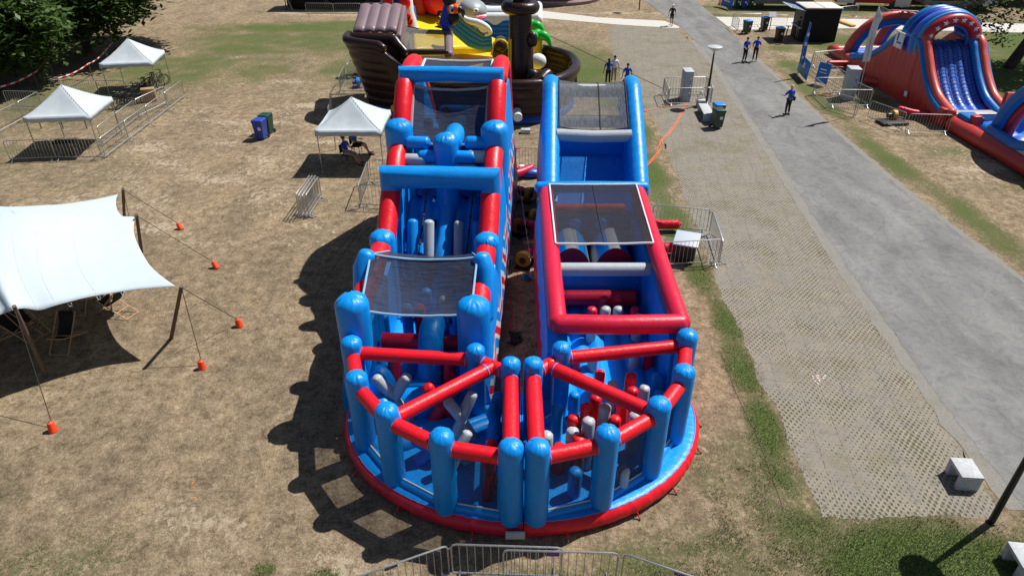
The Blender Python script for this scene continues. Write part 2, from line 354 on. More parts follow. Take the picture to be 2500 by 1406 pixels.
def road_mat():
    n = NB('asphalt'); co = n.coord('Object')
    f = n.noise(60, co, 3, .8); g = n.noise(.5, n.coord('Object', (1.5, .5, 1)), 5, .6, .6); h = n.noise(2.2, co, 6, .75, 1.3)
    c = n.ramp(f, [(.3, (.14, .138, .134)), (.7, (.245, .243, .237))])
    c = n.mix(1, c, n.ramp(g, [(.3, (.70, .70, .71)), (.7, (1.18, 1.17, 1.15))]), 'MULTIPLY')
    c = n.mix(1, c, n.ramp(h, [(.38, (.82, .82, .83)), (.5, (1, 1, 1)), (.66, (1.12, 1.11, 1.08))]), 'MULTIPLY')
    vo = n.n('TexVoronoi', feature='DISTANCE_TO_EDGE'); vo.inputs['Scale'].default_value = .28; n.put(vo.inputs['Vector'], n.mix(.18, co, n.n('TexNoise', Vector=co, Scale=1.6).outputs[1]))
    c = n.mix(n.ramp(vo.outputs[0], [(.0015, .28), (.005, 0.)]), c, (.06, .06, .06))
    n.col(c); n.rough(.9); n.b.inputs['Specular IOR Level'].default_value = .2; n.bump(f, .5, .01); return n.m
ROAD = road_mat()
def paver_mat():
    n = NB('grass_paver_blocks'); co = n.n('TexCoord').outputs['Object']
    wob = n.n('TexNoise', Vector=co, Scale=1.3); d = n.n('VectorMath', operation='MULTIPLY_ADD'); n.put(d.inputs[0], wob.outputs[1]); d.inputs[1].default_value = (.10, .10, 0); n.put(d.inputs[2], co)
    mp = n.n('Mapping'); n.put(mp.inputs[0], d.outputs[0]); mp.inputs['Rotation'].default_value = (0, 0, radians(8)); mp.inputs['Scale'].default_value = (1, 1, 1)
    sp = n.n('SeparateXYZ'); n.put(sp.inputs[0], mp.outputs[0])
    S1, S2 = 43.0, 30.0    # two interleaved rows of planting holes
    a = n.math('MULTIPLY', n.math('COSINE', n.math('MULTIPLY', sp.outputs[0], S1)), n.math('COSINE', n.math('MULTIPLY', sp.outputs[1], S2)))
    n2 = n.noise(8, co, 5, .7); n1 = n.noise(.55, co, 4, .6); n3 = n.noise(45, co, 4, .8)
    hole = n.math('ADD', n.math('ABSOLUTE', a) if False else a, n.math('ADD', n.math('MULTIPLY', n.math('SUBTRACT', n2, .5), 1.6), n.math('MULTIPLY', n.math('SUBTRACT', n1, .5), 3.4)))
    hf = n.ramp(hole, [(.45, 0.), (.95, 1.)])
    base = n.ramp(n3, [(.3, (.135, .124, .106)), (.5, (.235, .218, .190)), (.72, (.36, .338, .30))])
    base = n.mix(n.ramp(n.noise(1.3, co, 8, .78), [(.42, 0.), (.66, .7)]), base, (.31, .27, .205))
    base = n.mix(n.ramp(n.noise(4.2, co, 8, .8), [(.5, 0.), (.7, .7)]), base, (.115, .10, .08))
    base = n.mix(1, base, n.ramp(n1, [(.3, (.85, .85, .86)), (.7, (1.08, 1.06, 1.0))]), 'MULTIPLY')
    jx = n.math('ABSOLUTE', n.math('SUBTRACT', n.math('FRACT', n.math('MULTIPLY', sp.outputs[0], 1.67)), .5)); jy = n.math('ABSOLUTE', n.math('SUBTRACT', n.math('FRACT', n.math('MULTIPLY', sp.outputs[1], 2.5)), .5)); jj = n.math('MAXIMUM', jx, jy)
    base = n.mix(n.math('MULTIPLY', n.ramp(jj, [(.475, 0.), (.492, 1.)]), n.ramp(n2, [(.42, 0.), (.58, .8)])), base, (.09, .078, .058))
    base = n.mix(n.ramp(n.noise(.8, co, 7, .7), [(.52, 0.), (.68, .75)]), base, n.mix(n2, (.12, .112, .065), (.27, .23, .165)))
    hc = n.mix(n.ramp(n.noise(.9, co, 4, .6), [(.45, 0.), (.6, 1.)]), (.085, .072, .05), (.075, .085, .035))
    c = n.mix(n.math('MULTIPLY', hf, .85), base, hc)
    n.col(c); n.rough(.95); n.b.inputs['Specular IOR Level'].default_value = .1
    n.bump(n.math('ADD', n.math('MULTIPLY', hf, -1.0), n.math('MULTIPLY', n3, .4)), .8, .03); return n.m
PAVER = paver_mat()
def verge_mat():
    n = NB('worn_concrete_verge'); co = n.coord('Object'); n3 = n.noise(30, co, 5, .8); n1 = n.noise(1.5, co, 5, .7)
    c = n.ramp(n3, [(.3, (.13, .122, .105)), (.7, (.29, .275, .245))]); c = n.mix(n.ramp(n1, [(.5, 0.), (.72, .55)]), c, (.15, .135, .085))
    n.col(c); n.rough(.95); n.bump(n3, .6, .02); return n.m
VERGE = verge_mat()
PATHM = plain('light_concrete_path', (.50, .48, .44), .9, 0, .07, 2.5, .1)
roadL = [(11.7, 3), (11.72, 10.5), (11.78, 14.2), (12.1, 20.1), (12.55, 26), (13.14, 31.9), (14.0, 42), (14.7, 50), (14.9, 57.7), (14.6, 66), (13.7, 76.7), (11.5, 95), (8, 130)]
roadR = [(16, 130), (18.0, 95), (19.2, 76.7), (18.9, 66), (18.5, 58), (17.98, 51), (17.54, 38), (17.5, 28.4), (17.9, 20.4), (18.4, 12), (18.6, 3)]
sheet('paving', [(7.0, 10.3), (11.1, 10.3), (11.4, 14), (11.75, 20), (12.2, 26), (12.85, 32), (13.75, 42), (14.45, 50), (14.45, 58.5), (14.3, 62.6), (9.3, 64), (8.3, 62), (7.6, 52), (7.3, 46), (7.9, 42), (8.1, 37.4), (7.8, 31.4), (7.5, 26), (7.35, 22.4), (7.1, 19.6), (7.2, 17), (7.0, 15), (7.2, 13.9), (7.05, 12.3)], .004, PAVER, .25, .15)
sheet('verge', [(x-.42, y) for x, y in roadL[1:9]][:] + [(x+.1, y) for x, y in roadL[1:9]][::-1], .008, VERGE, .3, .10)
sheet('verge', [(x-.15, y) for x, y in roadR[4:10]][::-1]+[(x+.28, y) for x, y in roadR[4:10]], .008, VERGE, .3, .12)
sheet('road', roadL+roadR, .012, ROAD, .25, .09)
sheet('path', [(-2, 74.5), (3.2, 70.3), (8, 67.2), (13.9, 65.6), (14.75, 63.0), (14.5, 62.4), (9.6, 63.9), (3, 66.8), (-4, 70.5)], .016, PATHM, .6, .03)
sheet('path', [(19.0, 67.5), (30.4, 66.6), (46, 64.3), (60, 62), (60, 57.5), (44, 60.6), (29.3, 62.4), (19.0, 61.8)], .016, PATHM, .6, .03)
# low edging board with a crack line in the grass
e = MB(); ln = [P(1760, 860), P(1800, 965), P(1850, 1070), P(1880, 1150), P(1912, 1240)]
e.tube([p+V(0, 0, .004) for p in crv(ln, 5)], .010, 5); tag(e.build('ground_cable', WOOD), 'thin dark buried edging cable running through the grass right of the round inflatable end', 'cable')
# paint marks
mk = MB()
for i in range(14): 
    p = P(1998+R.uniform(-16, 16), 928+R.uniform(-12, 12)); mk.box((p.x, p.y, .009), (R.uniform(.03, .08), R.uniform(.02, .05), .004), R.random()*3)
tag(kind='stuff', o=mk.build('paint_mark', plain('pink_white_marking', (.62, .5, .48), .8)), label='faded pink and white paint marks on the perforated paving', cat='paint mark')
mk = MB()
for i in range(22):
    p = P(475+R.uniform(-8, 8), 1195+R.uniform(-24, 24)); mk.box((p.x, p.y, .002), (R.uniform(.015, .05), R.uniform(.01, .03), .006), R.random()*3)
tag(kind='stuff', o=mk.build('paint_mark', plain('orange_marking', (.55, .22, .06), .9)), label='faint orange spray mark on the bare ground at lower left', cat='paint mark')

# blades and straw near the camera
def blades(name, n, mat, mode, hmin, hmax):
    rr = random.Random(hash(name) % 97 if False else len(name)); vs = []; fs = []; k = 0
    while k < n:
        y = 7.6+rr.random()**1.5*15; x = rr.uniform(-.9, .9)*(y*.75+8)
        if mode == 'green':
            g = blob(x, y, GB)+.35*noise.noise(Vector((x*2, y*2, 1)))
            if g < .42+rr.random()*.35: 
                if rr.random() > .004: 
                    k += .06; continue
        elif mode == 'dry' and noise.noise(Vector((x*1.1, y*1.1, 4))) < -.1 and rr.random() < .7: k += .3; continue
        if mode != 'weed' and x > 6.95+(.35+.25*noise.noise(Vector((x, y*1.5, 2))) if mode == 'green' else 0) and y > 10.2+(.22*rr.random() if mode == 'green' else 0): continue
        if mode != 'weed' and ((x-CX_)/4.4)**2+((y-13.45)/3.7)**2 < 1: continue
        if mode != 'weed' and (-4.3 < x < 4.7 and y > 13): continue
        if mode == 'weed':
            y = 8+rr.random()**1.4*34; x = (interp_x(roadL, y)+rr.gauss(0, .05)) if rr.random() < .6 else interp_x(roadR[::-1], y)+rr.gauss(.15, .1)
            if noise.noise(Vector((x, y*1.3, 8))) < .05: k += .02; continue
        k += 1; a = rr.uniform(0, 2*pi); h = rr.uniform(hmin, hmax); w = .0035+.0035*rr.random(); ln = rr.uniform(.2, 1.0) if mode == 'green' else 6
        d = Vector((cos(a), sin(a), 0)); q = Vector((-sin(a), cos(a), 0)); b = Vector((x, y, .001)); t = b+d*h*(.5 if mode == 'green' else 1)*rr.random()+V_(0, 0, h*(1 if mode == 'green' else .18)); i = len(vs)
        vs += [b-q*w, b+q*w, t+d*h*.2]; fs.append((i, i+1, i+2))
    m = MB(); m.add(vs, fs); tag(m.build(name, mat, smooth=False), kind='stuff')
CX_ = .25
def interp_x(tab, y):
    t = sorted((b, a) for a, b in tab)
    for (y0, x0), (y1, x1) in zip(t, t[1:]):
        if y0 <= y <= y1: return x0+(x1-x0)*(y-y0)/(y1-y0)
    return t[0][1]
V_ = lambda *a: Vector(a)
def blademat(name, a, b):
    n = NB(name); n.col(n.ramp(n.noise(30, n.coord('Object'), 2, .9), [(.35, a), (.65, b)])); n.rough(.7); return n.m
blades('grass', 80000, blademat('grass_blades', (.045, .085, .014), (.15, .23, .045)), 'green', .03, .07)
blades('dry_straw', 22000, blademat('straw', (.10, .075, .045), (.55, .46, .33)), 'dry', .02, .06)
blades('edge_weeds', 9000, blademat('weed_blades', (.04, .055, .018), (.16, .17, .07)), 'weed', .02, .07)
# ------------------------------------------------------------------ inflatable course
XL0, XL1, XR0, XR1 = -3.92, -.86, 1.16, 4.28
def beam(a, b, r, mat, par, name='beam', pip=True, seg=18):
    a = Vector(a); b = Vector(b); n = 10; pts = [a.lerp(b, i/n) for i in range(n+1)]
    o = MB().tube(pts, r, seg, 'flat').build(name, mat, par)
    if pip:
        d = (b-a).normalized()
        for p in (a+d*PIP, b-d*PIP): MB().tube([p-d*.012, p+d*.012], r+.012, seg, 'none').build('piping', PIPING, o)
    return o
PIP = .24
def pole(x, y, z0, z1, r, par, mat=None, name='pole', seg=44, lean=(0, 0)):
    n = 7; pts = [Vector((x+lean[0]*t/n, y+lean[1]*t/n, z0+(z1-r*.72-z0)*t/n)) for t in range(n+1)]
    rr = [r*(.94 if i == 0 else 1+.01*sin(i*2.1)) for i in range(n+1)]
    return MB().tube(pts, rr, seg, 'top', .11).build(name, mat or BLUE, par)
def post(x, y, z0, z1, r, mat, par, name='post', dx=0, dy=0):
    n = 4; pts = [Vector((x+dx*i/n, y+dy*i/n, z0+(z1-r*.7-z0)*i/n)) for i in range(n+1)]
    return MB().tube(pts, r, 18, 'top', .14).build(name, mat, par)
def sagnet(a, b, c, d, sag, par, mat, name='net', bow=0.0, n=10, web=WEB, wr=.03, sides=(1, 1, 1, 1)):
    a, b, c, d = map(Vector, (a, b, c, d))
    def f(u, v):
        p = a.lerp(b, u).lerp(d.lerp(c, u), v); s_ = 4*u*(1-u)
        p = p+Vector((0, 0, -sag*s_*(.4+.6*(4*v*(1-v))))); p.z += .018*noise.noise(p*2.5)
        p += (d-a).normalized()*bow*s_*((v-.5)*2 if v > .5 else 0); return p
    o = MB().grid(f, 18, n).build(name, mat, par)
    w = MB(); N = 16
    E_ = [([f(i/N, 0) for i in range(N+1)], sides[0]), ([f(1, i/N) for i in range(N+1)], sides[1]), ([f(1-i/N, 1) for i in range(N+1)], sides[2]), ([f(0, 1-i/N) for i in range(N+1)], sides[3])]
    for pts, on in E_:
        if on: w.tube([p+Vector((0, 0, .012)) for p in pts], wr, 6)
    w.build('webbing', web, o); return o, f
def panel(a, b, z0, z1, par, tag_=None):
    a = Vector((a[0], a[1], 0)); b = Vector((b[0], b[1], 0)); d = (b-a).normalized(); a = a+d*.24; b = b-d*.24
    MB().tube([a+V(0, 0, z0-.02), b+V(0, 0, z0-.02)], .11, 12, 'flat').build('sill_tube', BLUE, par); z0 += .10
    q = [a+V(0, 0, z0), b+V(0, 0, z0), b+V(0, 0, z1), a+V(0, 0, z1)]
    o = MB().grid(lambda u, v: q[0].lerp(q[1], u).lerp(q[3].lerp(q[2], u), v)+V(0, 0, 0), 6, 6).build('window_net', NETW, par)
    w = MB()
    for i in range(4): w.tube([q[i], q[(i+1) % 4]], .022, 6)
    w.build('webbing', WEB, o)
CX, CY, RX, RY = .25, 13.45, 4.53, 3.72
def corner(sgn, name, label):
    """one half of the horseshoe end"""
    root = thing(name, label, 'inflatable', (CX+sgn*2.2, 12, 0), group=None)
    x_in = CX+sgn*.01
    N = 130; out = [Vector((CX+sgn*RX*sin(pi/2*i/N), CY-RY*cos(pi/2*i/N), 0)) for i in range(N+1)]
    out = out+[Vector((CX+sgn*(RX-.03), CY+.25, 0)), Vector((CX+sgn*(RX-.06), CY+.55, 0))]
    cen = Vector((CX+sgn*1.5, CY-.4, 0))
    prof = [(-.10, 0), (.0, .06), (.05, .16), (.06, .27), (.02, .38), (-.06, .45), (-.16, .475), (-.32, .46), (-.55, .455)]
    mb = MB()
    def pt(i, j):
        p = out[i]; d = Vector((p.x-CX, (p.y-CY) if p.y < CY else 0, 0)).normalized(); o_, z = prof[j]
        w = .016*noise.noise(Vector((i*.42, j*.35, sgn*3)))*(1.6 if noise.noise(Vector((i*.06, 3, sgn))) > 0 else .5)
        q = p+d*(o_+w); 
        if i == 0: q.x = x_in
        q.z = z+(.014*noise.noise(Vector((i*.5, j*.2, 9+sgn))) if j > 4 else 0); return q
    nP = len(out); vs = [pt(i, j) for i in range(nP) for j in range(len(prof))]; W_ = len(prof); fs = []; ms = []
    mb.add(vs, [(i*W_+j, (i+1)*W_+j, (i+1)*W_+j+1, i*W_+j+1) for i in range(nP-1) for j in range(W_-1)])
    mb.m = [0 if j < 5 else 1 for i in range(nP-1) for j in range(W_-1)]
    inner = [pt(i, W_-1) for i in range(nP)]; inner.append(Vector((x_in, CY+.55, .455)))
    k = len(mb.v); mb.add(inner, [tuple(range(len(inner)))], 1)
    mb.add([(x_in, inner[0].y, .455), (x_in, CY+.55, .455), (x_in, CY+.55, 0), (x_in, inner[0].y-.4, 0)], [(0, 1, 2, 3)], 0)
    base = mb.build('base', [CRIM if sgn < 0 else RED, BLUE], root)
    for c in (1,): pass
    # piping ring on the rim
    MB().tube([pt(i, 5)+V(0, 0, .008) for i in range(nP)], .009, 6).build('piping', PIPING, base)
    return root
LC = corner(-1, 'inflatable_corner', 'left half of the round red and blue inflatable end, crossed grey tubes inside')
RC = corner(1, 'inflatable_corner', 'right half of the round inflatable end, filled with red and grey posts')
ZP, ZB, ZBM, RP, RB = 2.72, .42, 2.26, .262, .17
PL = [(-.02, 9.92), (-1.45, 10.22), (-2.70, 11.0), (-3.56, 12.1), (-3.94, 13.42)]; PR = [(.52, 9.92), (1.97, 10.32), (3.20, 11.2), (3.98, 12.32), (4.36, 13.72)]
def poles(root, L_, five, cpt):
    for (x, y) in L_: pole(x, y, ZB, ZP, RP, root)
    pole(*five, ZB, ZP, .23, root); pole(*cpt, ZB, ZP, .23, root)
    seq = L_+[five]; 
    for a, b in zip(seq, seq[1:]): beam((*a, ZBM), (*b, ZBM), RB, RED, root)
    mid = ((five[0]+cpt[0])/2*1.0, (five[1]+cpt[1])/2); 
    beam((*five, ZBM), (*cpt, ZBM), RB, RED, root); beam((*L_[2], ZBM), (*mid, ZBM), RB, RED, root); beam((*cpt, ZBM), (*L_[0], ZBM), RB+.01, RED, root)
    for a, b in zip(L_, L_[1:]): panel(a, b, .52, 2.06, root)
    panel(five, cpt, .5, 2.06, root); panel(cpt, L_[0], .5, 2.06, root)
poles(LC, PL, (-.88, 13.12), (-.03, 12.6)); poles(RC, PR, (1.2, 13.2), (.50, 12.6))
def xshape(c, w, h, ang, mat, root, r=.15):
    c = Vector(c); d = Vector((cos(ang), sin(ang), 0))*w
    m = MB()
    for s in (-1, 1):
        m.tube([c-d*s*.9, c-d*s*.4+V(0, 0, h*.28), c+V(0, 0, h*.5), c+d*s*.4+V(0, 0, h*.74), c+d*s+V(0, 0, h)], [r*1.05, r, r*.85, r, r*.95], 14, 'round', .15)
    return m.build('cross_tube', mat, root)
xshape((-2.95, 13.0, .45), .36, 1.35, .05, GREY, LC); xshape((-1.22, 12.25, .45), .30, 1.35, .45, GREY, LC, .14); xshape((-1.7, 12.9, .45), .36, 1.2, .2, RED, LC, .17)
xshape((-.42, 12.3, .45), .22, 1.2, 1.1, BLUE, LC, .16); xshape((-1.9, 11.6, .45), .35, .7, .1, BLUE, LC); xshape((-.5, 10.7, .45), .25, 1.2, 1.4, RED, LC, .14); xshape((-1.25, 11.4, .45), .26, .9, .6, GREY, LC, .13)
post(-3.25, 12.9, .4, 1.35, .33, BLUE, LC, 'bollard')
fl = MB()
for i in range(4): fl.tube([(-3.3+.42*i*1.5, 12.0+.1*i, .46), (-1.4+.35*i, 12.9, .46)], .24, 14, 'round')
fl.build('floor_bolster', BLUE, LC)
for (px, py, z, mat, r) in [(1455, 968, 1.95, RED, .135), (1433, 990, 1.95, RED, .135), (1477, 992, 1.95, GREY, .135), (1437, 1025, 1.95, GREY, .14), (1401, 1018, 1.7, RED, .135), (1502, 1020, 1.7, RED, .135), (1398, 1050, 1.55, GREY, .14), (1414, 1068, 1.6, RED, .15), (1550, 1012, 1.7, GREY, .13),
    (1541, 915, 1.7, RED, .135), (1574, 946, 1.7, GREY, .125), (1403, 962, 1.55, BLUE, .125), (1361, 992, 1.6, BLUE, .135), (1521, 985, 1.7, RED, .135), (1366, 1088, 1.3, RED, .14), (1335, 1060, 1.5, GREY, .14), (1465, 1048, 1.4, RED, .14), (1405, 1148, 1.25, BLUE, .145), (1607, 915, 1.25, BLUE, .14), (1545, 950, 1.5, RED, .135), (1465, 908, 1.25, RED, .13), (1497, 935, 1.45, GREY, .13), (1612, 958, 1.0, BLUE, .14), (1523, 1145, 1.1, GREY, .13)]:
    p = P(px, py, z-.05); post(p.x, p.y, .4, z, r*1.08, mat, RC)

# ---- lanes: walls
def wall(par, xt, xo, y_z, mats, inner_sgn, zb=0.0, thick=.26, ny=40, bulge=.10):
    """inflated side wall: xt = x of its top centre line, xo = x of its outer foot"""
    y0, y1 = y_z[0][0], y_z[-1][0]
    def f(u, v):
        y = lerp(y0, y1, u); zt = interp(y_z, y); seg = abs(sin((y-y0)*pi/.9))
        if v <= .45:   # outer face, foot to top
            t = v/.45; x = lerp(xo, xt-inner_sgn*thick, t**1.2) - inner_sgn*(bulge*sin(pi*t)*(.6+.4*seg)); z = lerp(zb, zt, t)
        elif v <= .55: t = (v-.45)/.1; x = xt-inner_sgn*thick*cos(pi*t); z = zt+.12*sin(pi*t)
        else: t = (v-.55)/.45; x = xt+inner_sgn*thick+inner_sgn*.04*sin(pi*t)*seg; z = lerp(zt, .3, t)
        return Vector((x, y, z))
    m = MB().grid(f, ny, 20, mf=lambda u, v: 0 if v < .30 else 1)
    for yy in (0, 1):
        ring = [f(yy, j/20) for j in range(21)]; m.add(ring, [tuple(range(21))], 1)
    return m.build('side_wall', mats, par)
def slab(par, name, x0, x1, yz, mat, th=.4, bev=.0, tubes=0, nu=30):
    """inflated floor following (y,z) points; tubes = number of lengthwise cells"""
    y0, y1 = yz[0][0], yz[-1][0]
    def f(u, v):
        y = lerp(y0, y1, v); x = lerp(x0, x1, u); z = interp(yz, y)
        if tubes: z += .13*abs(sin(pi*u*tubes))-.10
        return Vector((x, y, z))
    m = MB().grid(f, max(nu, tubes*8), 24)
    return m.build(name, mat, par)
# LEFT LANE
LL = thing('inflatable_obstacle_course', 'long left inflatable lane climbing away behind tall blue pillars, with a high blue arch', 'inflatable', (-2.4, 18, 0))
prof = [(13.5, 1.5), (14.2, 2.2), (17, 2.5), (17.7, 2.7), (19.2, 3.9), (20.6, 4.3), (21.2, 4.7), (22.6, 6.1), (24.6, 6.0), (26.8, 3.6), (27.4, 2.2)]
for xt, xo, sg in ((XL0, -4.35, 1), (XL1, -.46, -1)): wall(LL, xt, xo, prof, [STRIPE, BLUE], sg, ny=46)
slab(LL, 'floor', -3.9, -.8, [(13.6, .5), (17.3, .5)], BLUE, tubes=5)
slab(LL, 'climbing_ramp', -3.9, -.8, [(17.3, .55), (20.6, 3.0), (20.9, 3.05)], BLUE, tubes=6)
slab(LL, 'platform', -3.9, -.8, [(20.9, 3.05), (22.5, 3.1), (26.5, .6)], BLUE, tubes=4)
MB().tube([(-2.38, 17.4, .75), (-2.38, 20.7, 3.15)], .27, 18, 'round').build('divider', BLUE, LL)
for x in (XL0, XL1):
    pole(x+(.02 if x < -2 else -.02), 13.98, .3, 3.55, .42, LL, name='pillar'); pole(x, 17.55, .3, 3.45, .37, LL, name='pillar'); pole(x, 21.0, .3, 5.62, .44, LL, name='pillar')
    MB().tube([(x, 17.9, 2.95), (x, 18.5, 3.4), (x, 19.0, 3.85), (x, 19.15, 3.95)], .30, 20, 'flat').build('side_tube', RED, LL)
    MB().tube([(x, 16.0, 2.75), (x, 16.6, 2.95), (x, 17.3, 3.0)], .29, 20, 'round').build('side_tube', RED, LL)
    MB().tube([(x, 19.3, 3.9), (x, 19.9, 4.25), (x, 20.3, 4.6), (x, 20.9, 4.75)], .30, 20, 'flat').build('side_tube', RED, LL)
    MB().tube(crv([(x, 21.3, 5.0), (x, 21.8, 5.65), (x, 22.3, 6.15), (x, 22.5, 6.3)], 4), .30, 20, 'flat').build('side_tube', RED, LL)
    MB().tube(crv([(x, 22.9, 6.4), (x, 23.8, 6.55), (x, 24.6, 6.45), (x, 25.1, 5.9), (x, 26.6, 4.0)], 4), .30, 20, 'round').build('side_tube', RED, LL)
MB().tube([(XL0, 19.2, 3.3), (XL0, 19.2, 4.42), (-2.4, 19.2, 4.46), (XL1, 19.2, 4.42), (XL1, 19.2, 3.3)], .33, 22, 'flat').build('arch_beam', BLUE, LL)
MB().tube([(XL0, 22.65, 5.6), (XL0, 22.65, 6.58), (-2.4, 22.65, 6.62), (XL1, 22.65, 6.58), (XL1, 22.65, 5.6)], .235, 22, 'flat').build('arch_beam', BLUE, LL)
# near canopy
for x in (XL0, XL1): 
    MB().tube([(x-.12 if x < -2 else x+.12, 15.2, 2.2), (x-.12 if x < -2 else x+.12, 15.75, 3.3), (x, 15.9, 3.55)], .26, 18, 'round', .1).build('corner_horn', BLUE, LL)
    MB().tube([(x, 14.2, 2.6), (x, 15.8, 2.9)], .3, 16, 'round').build('side_tube', RED, LL)
sagnet((XL0+.12, 14.25, 2.9), (XL1-.12, 14.25, 2.9), (XL1-.1, 15.85, 3.62), (XL0+.1, 15.85, 3.62), .30, LL, NET, 'canopy_net', wr=.03, web=WEBB)
sagnet((XL0+.1, 15.9, 3.6), (XL1-.1, 15.9, 3.6), (XL1-.35, 16.9, 3.15), (XL0+.35, 16.9, 3.15), .30, LL, NET, 'canopy_net', wr=.022, web=WEBB, sides=(1, 1, 0, 1))
sagnet((XL0+.33, 21.1, 4.85), (XL1-.33, 21.1, 4.85), (XL1-.3, 22.45, 6.25), (XL0+.3, 22.45, 6.25), .28, LL, NET, 'canopy_net', wr=.045, web=WEBG)
sagnet((XL0+.33, 22.8, 6.35), (XL1-.33, 22.8, 6.35), (XL1-.33, 24.7, 6.55), (XL0+.33, 24.7, 6.55), .12, LL, NET, 'canopy_net', wr=.045)
# interior of near part: red hurdle, blue hump, cones
MB().tube([(-3.5, 14.9, 1.5), (-1.1, 14.9, 1.5)], .22, 16, 'flat').build('hurdle', CRIM, LL)
for x in (-3.05, -1.6): MB().tube([(x, 13.9, .4), (x, 14.2, 1.45)], .17, 14, 'round').build('hurdle_leg', CRIM, LL)
MB().tube(crv([(-2.1, 14.1, .5), (-2.1, 14.3, 1.6), (-2.1, 14.9, 2.0), (-2.1, 15.5, 1.6), (-2.1, 15.8, .4)], 4), .33, 18, 'round').build('hump', BLUE, LL)
MB().ball((-2.3, 13.6, .55), (.85, .6, .5)).build('mound', BLUE, LL); MB().ball((-3.4, 13.9, .6), (.45, .5, .8)).build('mound', BLUE, LL)
for px, py, z, m_ in ((985, 745, 1.7, BLUE), (1017, 745, 1.7, RED), (1075, 722, 1.4, GREY), (1110, 760, 1.2, BLUE), (930, 770, 1.7, BLUE), (1030, 705, 1.5, BLUE)):
    p = P(px, py, z); post(p.x, p.y, .4, z, .16, m_, LL)
for px, py, m_, r in ((1005, 540, BLUE, .17), (1045, 541, GREY, .17), (1119, 541, GREY, .16), (1162, 540, BLUE, .16)):
    p = P(px, py, 2.92); MB().tube([(p.x-.2, p.y-.75, 1.35), (p.x-.2, p.y-.35, 2.1), (p.x-.2, p.y, 2.85)], r, 16, 'round', .1).build('post', m_, LL)
for px, py, z, m_, r in ((995, 642, 2.0, GREY, .14), (1038, 640, 2.0, RED, .14), (1110, 640, 2.0, RED, .13)):
    p = P(px, py, z); post(p.x, p.y, .4, z, r, m_, LL)
for x in (-3.12, -1.62):   # knotted climbing ropes
    m = MB(); a = V(x-.05, 17.4, 1.1); b = V(x+.12, 20.5, 3.75); m.tube([a.lerp(b, i/8) for i in range(9)], .022, 6)
    for i in range(9): q = a.lerp(b, i/8.5); m.ball(q, .05, u=6, v=5)
    m.build('climbing_rope', ROPE, LL)
for x in (-3.55, -2.75, -2.0, -1.25):
    for k, yy in enumerate((18.2, 19.0, 19.9)):
        z = interp([(17.3, .55), (20.6, 3.0)], yy)+.05; MB().box((x+.1*(k % 2), yy, z), (.05, .30, .04), M=Matrix.Rotation(radians(37), 4, 'X')).build('hand_hold', BLKFAB, LL)
# centre pillar with pegs in the upper part
pole(-2.37, 20.55, 2.6, 5.35, .40, LL, name='pillar')
for (x, z, y, m_) in ((-3.3, 4.95, 20.75, BLUE), (-1.40, 4.95, 20.85, BLUE), (-2.88, 4.6, 20.5, BLUE), (-1.82, 4.6, 20.5, BLUE), (-3.40, 4.5, 20.45, GREY), (-1.33, 4.6, 20.55, GREY), (-2.84, 4.2, 20.35, GREY), (-1.75, 4.2, 20.35, GREY), (-3.40, 4.1, 20.3, RED), (-1.30, 4.1, 20.35, RED)):
   
    MB().tube([(x-.27, y, z), (x, y, z), (x+.27, y, z)], .205, 18, 'round', .1).build('peg', m_, LL)
MB().tube([(-2.25, 20.9, 4.9), (-2.2, 21.6, 4.95), (-2.15, 22.9, 4.8)], .34, 18, 'round').build('bridge_tube', BLUE, LL)
for x in (-3.15, -2.65): MB().tube([(x, 22.0, 3.0), (x, 22.05, 5.2)], .16, 14, 'round').build('upright_tube', BLUE, LL)
MB().tube([(-2.35, 22.3, 3.0), (-2.6, 22.4, 5.5)], .13, 14, 'round').build('upright_tube', CRIM, LL)
MB().box((-1.95, 23.6, 4.75), (2.1, .5, 1.0), bev=.12, seg=3).build('inner_wall', BLUE, LL); MB().box((-2.4, 24.3, 2.2), (3.0, .5, 4.3), bev=.15, seg=3).build('inner_wall', BLUE, LL)
# RIGHT LANE cage
RL = thing('inflatable_cage', 'crimson framed inflatable cage with white edged square net roof, in the right lane', 'inflatable', (2.7, 17.5, 0))
for xt, xo, sg in ((XR0, .80, 1), (XR1, 4.75, -1)): wall(RL, xt, xo, [(13.75, 2.0), (14.3, 2.35), (21.2, 2.7)], [CRIM, BLUE], sg)
slab(RL, 'floor', XR0+.1, XR1-.1, [(13.0, .56), (17.0, .60), (21.3, .66)], BLUE, tubes=6)
for x in (XR0, XR1): MB().tube([(x, 14.15, 2.62), (x, 16, 2.68), (x, 18, 2.78), (x, 20, 2.9), (x, 21.25, 3.0)], .245, 22, 'round', .05).build('side_tube', CRIM, RL)
MB().tube([(XR0, 14.15, 2.62), (2.7, 14.13, 2.60), (XR1, 14.15, 2.62)], .25, 22, 'round').build('cross_tube', CRIM, RL)
MB().tube([(XR0-.25, 21.5, 3.1), (2.7, 21.5, 3.12), (XR1+.25, 21.5, 3.1)], .20, 20, 'round').build('cross_tube', BLUE, RL)
MB().tube([(XR0+.1, 17.25, 2.38), (2.7, 17.25, 2.38), (XR1-.1, 17.25, 2.38)], .20, 20, 'flat').build('cross_tube', GREY, RL)
MB().tube([(XR0+.15, 17.85, 1.0), (XR1-.45, 17.85, 1.0)], .25, 18, 'flat').build('hurdle', CRIM, RL)
MB().box(((XR0+XR1)/2, 18.35, 1.15), (2.75, .5, 1.35), bev=.14, seg=3).build('inner_wall', BLUE, RL)
